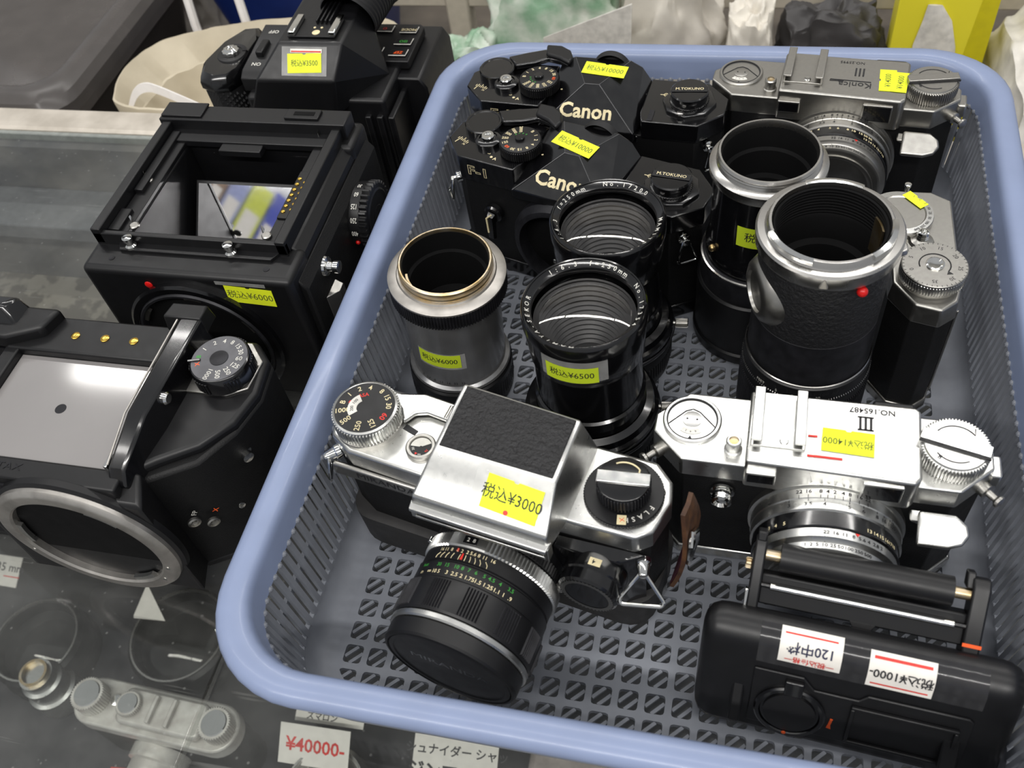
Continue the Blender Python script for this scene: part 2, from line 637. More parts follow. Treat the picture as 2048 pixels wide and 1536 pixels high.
case = thing('display_case', 'glass-topped shop display case with cream metal rear rail under everything', 'display case', (-25, 22, -90))
W = T(25, -22, 90)                     # world centimetres -> display case frame
G(W).box(-90, -21.68, -8, 49.9, -0.6, 0).obj('glass_pane', 'counter_glass', case, bevel=0.05)
G(W).box(-21.6, 45, -8, 49.9, -0.6, 0).obj('glass_pane', 'counter_glass', case, bevel=0.05)
G(W).prism([(50.35, -2.5), (52.9, -2.5), (52.9, -0.05), (52.7, 0.12), (50.6, 0.12), (50.35, -0.05)], -90, 45,
           Matrix(((0, 0, 1, 0), (1, 0, 0, 0), (0, 1, 0, 0), (0, 0, 0, 1)))).obj('rear_rail', 'rail', case)
G(W).box(-90, 45, 49.92, 50.33, -2.0, -0.12).obj('glass_channel', 'rail_edge', case, bevel=0.04)
G(W).box(-90, 45, -8, 50.0, -33, -31.8).obj('case_shelf', 'case_floor', case)
G(W).box(-90, 45, 49.0, 49.9, -90, -0.62).obj('case_back', 'case_back', case)
G(W).box(-90, 45, -8, 49, -90, -89).obj('case_base', 'case_panel', case)
G(W).box(-90, -89, -8, 49, -89, -0.62).obj('case_side', 'case_panel', case)
G(W).box(44, 45, -8, 49, -89, -0.62).obj('case_side', 'case_panel', case)
G(W).box(-90, -39.5, 26, 44.0, -10.2, -9.4).obj('added_upper_shelf', 'flaking', case, bevel=0.1)  # board added to lighten the view through the glass at rear left
# metal bracket strips under the glass at the back
G(W).box(-90, 45, 44.5, 48.9, -6, -4.5).obj('inner_rail', 'inner_rail', case, bevel=0.2)

# ---- things inside the case, seen through the glass
def flat_card(name, label, cat, x, y, z, wd, dp, rot, lines, tilt=25, mcol='paper_white'):
    t = thing(name, label, cat, (x, y, z), rot)
    m = RXm(tilt)
    G(m).box(-wd / 2, wd / 2, 0, dp, 0, 0.05).obj('card', mcol, t, smooth=0)
    for s, sx, sy, sz, colr, bold in lines:
        G(m @ T(sx, sy, 0.06)).text(s, sz, bold=bold).obj('handwriting', colr, t, smooth=0)
    return t


flat_card('price_card', 'white card with red handwritten price under the glass counter', 'price card', -26.6, 15.6, -28.6, 5.4, 2.9, 2,
          [('¥40000-', 0.1, 1.4, 1.35, 'red', 0.02)], tilt=35)
flat_card('price_card', 'narrow grey card with black script above the red-priced card', 'price card', -26.4, 18.7, -28.6, 5.4, 1.8, 2,
          [('35mm F2.8 (ﾚﾝｽﾞ)', 0, 1.2, 0.62, 'ink', 0.02), ('ズマロン', -0.6, 0.45, 0.62, 'ink', 0.02)], tilt=20)
flat_card('price_card', 'white card with black katakana handwriting below the basket rim', 'price card', -16.2, 15.4, -29.5, 6.2, 4.2, 3,
          [('シュナイダー シャッ', 0.1, 3.2, 0.82, 'ink', 0.02), ('ジンマー150', 0, 1.7, 1.25, 'ink', 0.03)], tilt=25)
flat_card('price_card', 'small white card marked mm at the left edge under the glass', 'price card', -60.6, 25.6, -30.0, 4, 2.6, 0,
          [('35 mm', 1.0, 1.6, 1.0, 'ink', 0.01), ('━━', 1.3, 0.8, 0.8, 'red', 0.0)], tilt=25)

t = thing('rangefinder_camera', 'old silver rangefinder camera lying inside the case under the glass', 'camera', (-38.2, 16.3, -31.7), -2)
G().prism(rrect(6.6, 1.65, 1.6), 0, 5.2).obj('body', 'leather', t, bevel=0.1)
G().prism(rrect(6.7, 1.75, 1.7), 5.2, 6.6).obj('top_plate', 'case_silver', t, bevel=0.15)
G().prism(rrect(3.4, 1.3, 0.5, cx=0.9), 6.6, 7.4).obj('finder_housing', 'case_silver', t, bevel=0.2)
G(T(1.0, 0, 7.4)).box(-0.9, -0.6, -1, 1, 0, 0.35).box(0.6, 0.9, -1, 1, 0, 0.35).obj('accessory_shoe', 'case_silver', t, bevel=0.05)
for kx, kr, kh in ((-5.1, 1.25, 1.3), (-1.7, 0.95, 1.2), (5.3, 1.2, 1.2)):
    g = G(T(kx, 0, 6.6)).gear(kr, kr - 0.08, 0, kh, 40)
    kb = g.obj('knob', 'case_silver', t)
    G(T(kx, 0, 6.6 + kh)).lathe([(kr * 0.8, 0), (kr * 0.75, 0.08), (0.02, 0.1)], 24).obj('knob_cap', 'bright', kb)
G(T(-3.2, 0.2, 6.6)).lathe([(0.4, 0), (0.4, 0.4), (0.02, 0.45)], 16).obj('shutter_button', 'bright', t)
g = G(T(0, -1.7, 3.2) @ FRONT)
g.lathe([(2.2, 0), (2.2, 1.0), (1.9, 1.1), (1.9, 2.6), (0.05, 2.6)], 40)
g.obj('lens', 'case_silver', t)

for x, y, rr_, mcol, lab in ((-41.0, 23.4, 4.4, 'satin_black', 'large black lens lying on its side shadowed below the ground-glass camera'),
                             (-53, 21, 4.0, 'satin_black', 'black lens barrel under the glass at far left'),
                             (-25.2, 14.2, 3.4, 'chrome_grey', 'silver lens ring behind the red-priced card under the glass')):
    t = thing('camera_lens', lab, 'lens', (x, y, -31.7), 0)
    G().lathe([(rr_, 0), (rr_, 1.0), (rr_ - 0.15, 1.2), (rr_ - 0.15, 3.0), (rr_ - 0.5, 3.3), (rr_ - 0.7, 3.3), (rr_ - 0.9, 2.2), (0.05, 2.0)], 48).obj('barrel', mcol, t)
    G().lathe([(rr_ - 0.45, 3.31), (rr_ - 0.45, 3.45), (rr_ - 0.6, 3.45), (rr_ - 0.6, 3.31)], 48, closed=True).obj('front_ring', 'alu', t)
    G(T(0, 0, 2.2)).lathe([(rr_ - 1.0, 0), (rr_ - 1.6, 0.3), (0.05, 0.5)], 40).obj('front_element', 'lens_glass', t)
t = thing('lens_barrel', 'small silver lens with stepped rings near the left edge inside the case', 'lens', (-50.5, 18.0, -31.7), 0)
G().lathe([(1.9, 0), (1.9, 2.0), (1.6, 2.1), (1.6, 3.6), (1.3, 3.7), (1.3, 4.6), (0.05, 4.6)], 40).obj('barrel', 'chrome', t)
G(T(0, 0, 4.6)).lathe([(1.1, 0), (1.1, 0.4), (0.9, 0.4), (0.9, 0)], 32, closed=True).obj('front_ring', 'brass', t)
t = thing('folded_paper', 'small folded cream paper triangle under the glass', 'paper', (-45.2, 24.0, -28.0), 10)
G().hull([(0, 0, 0), (2.9, -0.4, 0.2), (0.7, 2.7, 0.6), (0.1, 0.1, 0.3), (0.8, 2.6, 0.9)]).obj('fold', 'paper_white', t, smooth=0)
t = thing('film_box', 'small red box at the bottom edge under the glass', 'box', (-40.5, 12.4, -31.7), 6)
G().box(-2.2, 2.2, -1.2, 1.0, 0, 1.6).obj('carton', 'red', t, bevel=0.05)
G().box(-2.21, 2.21, -0.3, 0.2, 1.6, 1.62).obj('band', 'paper_white', t)
M['pale_cloth'] = mat('pale_grey_cloth', (172, 164, 160), 0.8, nscale=0.6, col2=(140, 132, 128), bump=0.4, bscale=3)
t = G().box(-15, 0, -9, 5.5, 0, 1.2).obj('folded_cloth', 'pale_cloth', None, bevel=0.5, loc=(3.5, 16, -31.75))
tag(t, 'pale grey folded cloth inside the case below the basket front', 'cloth')

# ================================================================== BLUE BASKET
bk = thing('plastic_basket', 'large periwinkle-blue slotted plastic basket holding used cameras and lenses', 'basket', (CX, CY, 0.0))
HX, HY = 16.22, 21.08


def bring(inset, z, n=9):
    return [(x, y, z) for x, y in rrect(HX - inset, HY - inset, max(4.5 - inset * 0.75, 1.2), n)]


prof = [(0.16, 6.85), (0.02, 6.95), (0.0, 7.2), (0.1, 7.42), (0.3, 7.56), (0.6, 7.6), (0.95, 7.58), (1.17, 7.48), (1.3, 7.25),
        (1.34, 7.0), (1.46, 5.95), (1.24, 5.95), (1.12, 7.05), (0.95, 7.3), (0.6, 7.36), (0.34, 7.3), (0.26, 7.1), (0.26, 6.85)]
G().loft([bring(i, z) for i, z in prof], closed=True).obj('rim', 'blue', bk, recalc=True, smooth=40)
prof = [(1.78, 1.6), (1.84, 1.2), (1.96, 0.85), (2.15, 0.6), (2.5, 0.47), (2.9, 0.45), (2.9, 0.22), (2.4, 0.22), (2.0, 0.3), (1.72, 0.7), (1.58, 1.2), (1.55, 1.6)]
G().loft([bring(i, z) for i, z in prof], closed=True).obj('lower_band', 'frost', bk, recalc=True, smooth=40)
prof = [(1.24, 3.55), (1.2, 3.75), (1.24, 3.95), (1.42, 3.95), (1.42, 3.55)]
G().loft([bring(i, z) for i, z in prof], closed=True).obj('outer_rib', 'frost', bk, recalc=True)

# slats: every one its own part, one shared mesh (local x along the wall, local y inward)
sl = G()
sl.hull([(-0.16, 0.0, 6.0), (0.16, 0.0, 6.0), (0.14, 0.16, 5.98), (-0.14, 0.16, 5.98),
         (-0.16, 0.33, 1.5), (0.16, 0.33, 1.5), (0.14, 0.49, 1.5), (-0.14, 0.49, 1.5)])
sl.ball(0.14, T(0, 0.1, 5.93), 6)
slat0 = sl.obj('slat', 'frost', bk)
poly = rrect(HX - 1.35, HY - 1.35, 3.5, 12)
poly.append(poly[0])
seglen = [math.dist(poly[i], poly[i + 1]) for i in range(len(poly) - 1)]
total = sum(seglen)
count = int(total / 0.545)
first = True
for k in range(count):
    d = total * k / count
    i = 0
    while d > seglen[i]:
        d -= seglen[i]
        i += 1
    a, b = Vector(poly[i]), Vector(poly[i + 1])
    p = a.lerp(b, d / seglen[i])
    dr = (b - a).normalized()
    o = slat0 if first else slat0.copy()
    if not first:
        COL.objects.link(o)
        o.parent = bk
    first = False
    o.location = (p.x * S, p.y * S, 0)
    o.rotation_euler = (0, 0, math.atan2(dr.y, dr.x))

# pierced floor: rounded square holes, each crossed by two diagonal bars
g = G()
PX = 1.13
nx, ny = 23, 32
x0, y0 = -nx * PX / 2 - 0.05, -ny * PX / 2
sq = rrect(0.42, 0.42, 0.14, 2)
n = len(sq)
outer = []
for x, y in sq:
    s_ = PX / 2 / max(abs(x), abs(y))
    outer.append((x * s_, y * s_))
for i in range(nx):
    for j in range(ny):
        cx_, cy_ = x0 + (i + 0.5) * PX, y0 + (j + 0.5) * PX
        v = [(cx_ + x, cy_ + y, 0.45) for x, y in outer] + [(cx_ + x, cy_ + y, 0.45) for x, y in sq] + [(cx_ + x * 0.97, cy_ + y * 0.97, 0.22) for x, y in sq]
        f = []
        for q in range(n):
            r_ = (q + 1) % n
            f.append((q, r_, n + r_, n + q))
            f.append((n + q, n + r_, 2 * n + r_, 2 * n + q))
        g.add(v, f)
        for off in (-0.2, 0.2):
            m = T(cx_, cy_, 0) @ RZ(45) @ T(0, off, 0)
            hl = 0.56 - abs(off)
            g.add([(-hl, -0.075, 0.36), (hl, -0.075, 0.36), (hl, 0.075, 0.36), (-hl, 0.075, 0.36), (-hl, -0.075, 0.22), (hl, -0.075, 0.22), (hl, 0.075, 0.22), (-hl, 0.075, 0.22)],
                  [(0, 1, 2, 3), (4, 5, 1, 0), (6, 7, 3, 2)], m)
fg = g.obj('floor_grid', 'frost', bk, smooth=0)
fg['kind'] = 'stuff'
# plain border between the grid and the rounded lower band
g = G()
bx, by = nx * PX / 2, ny * PX / 2
ix, iy = HX - 2.88, HY - 2.88
g.box(-ix, -bx - 0.05, -iy, iy, 0.22, 0.449).box(bx - 0.05, ix, -iy, iy, 0.22, 0.449)
g.box(-bx - 0.05, bx - 0.05, by, iy, 0.22, 0.449).box(-bx - 0.05, bx - 0.05, -iy, -by, 0.22, 0.449)
g.obj('floor_border', 'frost', bk, smooth=0)

# ================================================================== LENSES STANDING IN THE BASKET
FZ = 0.46                                   # top of the basket floor


def lean(base, top):
    """orientation whose local z runs from base to top"""
    d = Vector(top) - Vector(base)
    return d.normalized().to_track_quat('Z', 'Y').to_matrix().to_4x4() @ Matrix.Identity(4)


def lens_thing(label, base, top, spin=0):
    o = thing('camera_lens', label, 'lens', base)
    d = (Vector(top) - Vector(base)).normalized()
    q = Vector((0, 0, 1)).rotation_difference(d).to_matrix().to_4x4() @ RZ(spin)
    o.rotation_euler = q.to_euler()
    return o


# ---- silver screw-mount telephoto, left
L = lens_thing('worn silver telephoto lens standing at the left wall, brass-edged mount up', (-13.95, 30.1, FZ + 0.17), (-13.45, 30.1, 9.6))
G().lathe([(2.5, 0), (2.72, 0.1), (2.72, 1.9), (2.62, 2.0), (2.3, 2.05)], 64).obj('lower_barrel', 'satin_black', L)
G().gear(2.74, 2.68, 0.5, 1.5, 90).obj('focus_grip', 'grey_black', L)
G().lathe([(2.3, 2.05), (2.62, 2.05), (2.66, 2.15), (2.62, 2.28), (2.42, 2.36), (2.42, 7.2), (2.3, 7.3)], 72).obj('polished_barrel', M['polished'], L)
G().gear(2.86, 2.78, 7.25, 8.18, 120, duty=0.55, caps=False).obj('knurled_ring', 'grey_black', L)
G().lathe([(2.86, 8.16), (2.86, 8.26), (2.7, 8.36), (2.42, 8.42), (2.36, 8.5), (2.24, 8.5), (2.24, 8.16)], 72, closed=True).obj('flange', 'worn_alu', L)
G().lathe([(2.24, 8.45), (2.27, 8.6), (2.24, 8.68), (2.28, 8.78), (2.26, 9.0), (2.2, 9.06), (2.13, 9.06), (2.08, 8.9), (2.1, 8.4), (2.2, 8.4)], 72, closed=True).obj('threaded_mount', 'brass', L)
G().lathe([(2.2, 8.4), (2.09, 8.9), (2.05, 8.9), (2.02, 7.8), (1.85, 7.75), (1.85, 5.5), (1.5, 5.4), (1.4, 5.0), (0.05, 4.95)], 64).obj('inner_tube', 'matte_black', L)
G(T(0, 0, 5.3)).lathe([(1.45, 0), (1.0, 0.18), (0.05, 0.28)], 40).obj('rear_element', 'lens_glass', L)
G().lathe([(1.86, 7.6), (1.86, 8.5), (1.97, 8.5), (1.97, 7.6)], 12, closed=True, a0=200, a1=248).obj('coupling_cam', 'brass', L, recalc=True)
g = G()
for q, s_ in enumerate(('4', '5.6', '8', '11', '16', '22', '32')):
    g.ctext(s_, 0.22, 2.44, 235 + q * 9, 2.62)
g.obj('aperture_numerals', 'engrave', L, smooth=0)
cyl_sticker(L, 2.42, 266, 4.35, 2.55, 1.15, '', 'tape', name='clear_tape')
cyl_sticker(L, 2.435, 264, 4.4, 2.25, 0.95, '税込¥6000', 'label_shaded')


# ---- two black twin-lens telephotos with front element up
def tele250(label, base, top, spin, words, sticker_txt):
    L = lens_thing(label, base, top)
    h = math.dist(base, top)
    k = h - 10.55
    G().lathe([(2.75, 0), (3.05, 0.08), (3.12, 0.5), (3.12, 2.6 + k), (3.0, 2.8 + k), (2.6, 2.85 + k)], 72).obj('shutter_housing', 'satin_black', L)
    G().gear(3.16, 3.1, 1.2 + k, 2.1 + k, 110, duty=0.5).obj('knurled_ring', 'satin_black', L)
    G().lathe([(2.6, 2.8 + k), (3.2, 2.8 + k), (3.24, 2.95 + k), (3.2, 3.5 + k), (3.05, 3.6 + k), (2.95, 3.9 + k), (2.62, 4.0 + k)], 72).obj('aperture_ring', 'gloss_black', L)
    G().lathe([(3.25, 3.0 + k), (3.3, 3.05 + k), (3.3, 3.12 + k), (3.25, 3.17 + k)], 72, closed=True).obj('ring_edge', 'grey_black', L)
    G().lathe([(2.5, 4.0 + k), (2.6, 4.1 + k), (2.6, 5.0 + k), (2.48, 5.1 + k), (2.44, 7.6 + k), (2.58, 7.8 + k), (2.66, 9.0 + k), (2.66, 9.6 + k), (2.74, 9.68 + k), (2.74, 10.3 + k), (2.7, 10.42 + k),
               (2.62, 10.5 + k), (2.58, 10.46 + k), (2.56, 10.3 + k)], 80).obj('front_barrel', 'gloss_black', L)
    # bevelled name ring, facing up and inward
    G().lathe([(2.6, 10.44 + k), (2.58, 10.4 + k), (2.3, 10.22 + k), (2.27, 10.05 + k), (2.3, 9.9 + k), (2.6, 9.9 + k)], 80, closed=True).obj('name_ring', 'gloss_black', L)
    g = G()
    for s_, a, st in words:
        aa = a + st * (len(s_) - 1) / 2
        for ch in s_:
            if ch != ' ':
                m = RZ(aa - 90) @ T(0, 2.44, 10.325 + k) @ RXm(32)
                g.text(ch, 0.3, m, 0.012)
            aa -= st
    g.obj('name_ring_lettering', 'white_paint', L, smooth=0)
    G(T(0, 0, 9.72 + k)).lathe([(2.28, 0), (1.9, 0.16), (1.4, 0.29), (0.8, 0.38), (0.3, 0.41), (0.02, 0.415)], 64).obj('front_element', 'lens_glass', L)
    # ridged baffle seen through the glass
    pf = []
    for i in range(14):
        z = 9.6 + k - i * 0.24
        r = 2.24 - i * 0.075
        pf += [(r, z), (r - 0.07, z - 0.05), (r - 0.02, z - 0.2)]
    pf += [(1.15, 6.1 + k), (0.05, 6.05 + k)]
    G().lathe(pf, 64).obj('ridged_baffle', M['baffle'], L)
    G(T(0, 0, 6.2 + k)).lathe([(1.15, 0), (0.7, 0.16), (0.05, 0.22)], 40).obj('inner_element', 'lens_glass', L)
    g = G(RZ(5) @ T(3.2, 0, 3.2 + k) @ Matrix.Rotation(PI / 2, 4, 'Y'))
    g.gear(0.24, 0.2, 0.1, 0.75, 18).lathe([(0.12, -0.1), (0.12, 0.15)], 12)
    g.obj('setting_knob', 'chrome_grey', L)
    G(RZ(205) @ T(3.1, 0, 3.2 + k)).hull([(0, -0.25, 0), (0, 0.25, 0), (0.75, 0.12, 0.1), (0.75, -0.12, 0.1), (0, -0.25, 0.3), (0, 0.25, 0.3), (0.7, 0, 0.35)]).obj('shutter_lever', 'gloss_black', L, bevel=0.04)
    if sticker_txt:
        cyl_sticker(L, 2.66, 268, 8.95 + k, 3.0, 1.3, '', 'tape', name='clear_tape')
        cyl_sticker(L, 2.675, 266, 8.75 + k, 2.35, 0.98, sticker_txt, 'label_shaded')
    return L


M['baffle'] = mat('ridged_grey_baffle', (58, 57, 58), 0.35, metal=0.3)
tele250('black telephoto lens with clear front glass and yellow price sticker, nearest the centre', (-6.25, 26.95, FZ), (-6.24, 26.98, 11.0), 0,
        [('MAMIYA-SEKOR', 222, 8.2), ('1:6.3', 122, 7.0), ('f=250mm', 72, 6.8), ('No.17354', 5, 7.6)], '税込¥6500')
tele250('black telephoto lens with clear front glass standing against the lower black single-lens reflex', (-6.2, 32.75, FZ + 0.07), (-6.13, 32.93, 10.5), 0,
        [('MAMIYA-SEKOR', -42, 8.2), ('No.17200', 76, 7.2), ('f=250mm', 148, 6.8), ('1:6.3', 205, 7.6)], None)

# ---- leather-covered bayonet telephoto with red dot
L = lens_thing('tall leather-textured telephoto lens with red dot and wide silver bayonet flange', (3.5, 30.55, FZ), (3.51, 30.58, 13.0))
h = 12.54
G().lathe([(2.7, 0), (2.98, 0.1), (2.98, 3.2), (2.94, 3.3), (2.9, 4.9), (2.8, 5.0), (2.6, 5.05)], 80).obj('focus_barrel', 'satin_black', L)
G().gear(3.0, 2.93, 0.6, 3.6, 150, duty=0.5).obj('focus_grip', 'grey_black', L)
G().gear(2.96, 2.88, 4.1, 4.22, 150, duty=0.5).obj('toothed_edge', 'alu', L)
G().lathe([(2.82, 4.95), (2.86, 5.0), (2.86, 5.06), (2.82, 5.1)], 80, closed=True).obj('bright_line', 'alu', L)
G().lathe([(2.76, 5.0), (2.78, 5.1), (2.74, 6.6), (2.72, 7.6), (2.62, 7.66)], 80).obj('grey_sleeve', M['grey_black'], L)
G().lathe([(2.6, 7.5), (2.7, 7.55), (2.72, 7.7), (2.74, 11.3), (2.6, 11.5)], 96).obj('leather_sleeve', 'leather_grain', L)
G().lathe([(2.62, 11.3), (2.86, 11.35), (2.96, 11.55), (2.98, 12.1), (2.9, 12.2), (2.62, 12.22), (2.56, 12.3), (2.5, 12.5), (2.46, 12.54), (2.36, 12.54), (2.3, 12.3), (2.3, 11.3)], 96, closed=True).obj('mount_flange', 'alu', L)
for a in (200, 310, 60):
    G().lathe([(2.48, 12.3), (2.62, 12.34), (2.62, 12.54), (2.42, 12.6), (2.36, 12.54)], 16, closed=True, a0=a, a1=a + 55).obj('bayonet_lug', 'bright', L, recalc=True)
g = G(RZ(267) @ T(2.97, 0, 11.85))
g.hull([(-0.1, -0.2, -0.28), (-0.1, 0.2, -0.28), (0.03, -0.17, -0.28), (0.03, 0.17, -0.28), (-0.1, -0.17, 0.2), (-0.1, 0.17, 0.2), (0.02, 0, 0.28)]).obj('locking_notch', 'worn_alu', L, bevel=0.03)
G(RZ(300) @ T(2.84, 0, 11.05)).ball(0.23).obj('red_index_dot', 'red_dot', L)
pf = []
for i in range(9):
    z = 12.35 - i * 0.16
    pf += [(2.28, z), (2.2, z - 0.04), (2.22, z - 0.13)]
pf += [(2.15, 10.8), (2.1, 9.6), (1.8, 9.5), (1.75, 8.0), (1.5, 7.8), (0.05, 7.7)]
G().lathe(pf, 72).obj('inner_tube', 'matte_black', L)
G().lathe([(2.1, 10.1), (2.1, 11.9), (2.18, 11.9), (2.18, 10.1)], 12, closed=True, a0=5, a1=30).obj('coupling_cam', 'brass', L, recalc=True)
G(T(0, 0, 8.0)).lathe([(1.7, 0), (1.1, 0.25), (0.05, 0.35)], 40).obj('rear_element', 'lens_glass', L)
# tripod foot boss on the left side
g = G(RZ(200) @ T(2.55, 0, 9.1) @ Matrix.Rotation(PI / 2, 4, 'Y'))
g.lathe([(1.85, -0.75), (1.6, -0.1), (1.35, 0.25), (1.1, 0.38), (0.95, 0.38), (0.9, 0.25), (0.05, 0.2)], 40)
g.obj('tripod_boss', 'chrome_grey', L)
g = G(RZ(5) @ T(2.75, 0, 10.7))
g.hull([(0, -0.35, 0), (0, 0.35, 0), (0.5, -0.25, 0.1), (0.5, 0.25, 0.1), (0, -0.35, 0.35), (0, 0.35, 0.35), (0.5, -0.2, 0.4), (0.5, 0.2, 0.4)]).obj('side_lug', 'alu', L, bevel=0.06)
g = G()
for s_, a in (('FEET', 226), ('5', 243), ('133', 257), ('22', 272), ('33', 276), ('100', 286), ('60', 296), ('40', 306)):
    g.ctext(s_, 0.3, 2.93, a, 4.62)
g.obj('distance_numerals', 'engrave', L, smooth=0)
g = G()
for s_, a in (('FEET', 227), ('5', 244), ('8', 259), ('15', 270), ('30', 281)):
    g.ctext(s_, 0.24, 2.935, a, 4.4)
g.obj('distance_scale', 'white_paint', L, smooth=0)

# ---- black telephoto with silver screw mount behind it
L = lens_thing('black telephoto lens with silver mount and half-hidden sticker, behind the red-dot lens', (0.88, 35.74, FZ + 0.02), (0.9, 35.76, 12.3))
G().lathe([(2.6, 0), (3.0, 0.1), (3.05, 0.4), (3.05, 0.7), (2.95, 0.8), (2.95, 4.2), (2.85, 4.3), (2.5, 4.35)], 72).obj('lens_hood', 'satin_black', L)
G().lathe([(2.5, 4.3), (2.8, 4.35), (2.8, 5.7), (2.74, 5.78), (2.45, 5.85)], 72).obj('grey_sleeve', 'grey_black', L)
G().lathe([(2.74, 5.72), (2.83, 5.74), (2.83, 5.82), (2.74, 5.84)], 72, closed=True).obj('bright_line', 'alu', L)
G().lathe([(2.5, 5.8), (2.6, 5.9), (2.62, 6.6), (2.52, 6.8), (2.46, 7.0), (2.44, 10.6), (2.3, 10.75)], 72).obj('lacquered_barrel', 'gloss_black', L)
G().lathe([(2.3, 10.6), (2.55, 10.65), (2.66, 10.9), (2.66, 11.2), (2.5, 11.32), (2.36, 11.36), (2.3, 11.5), (2.34, 11.56), (2.3, 11.64), (2.33, 11.72), (2.26, 11.84), (2.17, 11.84), (2.1, 11.6), (2.1, 10.6)], 80, closed=True).obj('screw_mount', 'alu', L)
G().lathe([(2.17, 11.8), (2.1, 11.5), (2.05, 10.4), (1.9, 10.3), (1.85, 9.0), (1.6, 8.9), (1.5, 8.0), (0.05, 7.9)], 64).obj('inner_tube', 'matte_black', L)
G().lathe([(1.7, 9.9), (1.7, 10.5), (1.95, 10.55), (1.95, 9.9)], 12, closed=True, a0=232, a1=268).obj('coupling_cam', 'brass', L, recalc=True)
G(T(0, 0, 8.3)).lathe([(1.55, 0), (1.0, 0.22), (0.05, 0.3)], 40).obj('rear_element', 'lens_glass', L)
cyl_sticker(L, 2.45, 268, 8.6, 2.1, 1.2, '税込¥', 'label_shaded', flip=False)
g = G(RZ(212) @ T(2.6, 0, 6.9))
g.ball(0.2).obj('lock_screw', 'brass', L)

# ================================================================== BLACK SINGLE-LENS REFLEX CAMERAS (two of a kind)
def strap_ring(parent, m, mcol='bright', r=0.07, wd=0.55, ht=0.75, label=None):
    """triangular strap ring hanging from m's origin, in m's xy plane"""
    g = G(m)
    pts = []
    for (cx_, cy_), a0, a1 in (((0, -0.05), 150, 30), ((wd - 0.15, -ht), 30, -90), ((-wd + 0.15, -ht), -90, -210)):
        for i in range(6):
            a = rad(a0 + (a1 - a0) * i / 5)
            pts.append((cx_ + 0.16 * math.cos(a), cy_ + 0.16 * math.sin(a), 0))
    g.tube(pts, r, 8, closed=True)
    return g.obj('strap_ring', mcol, parent)


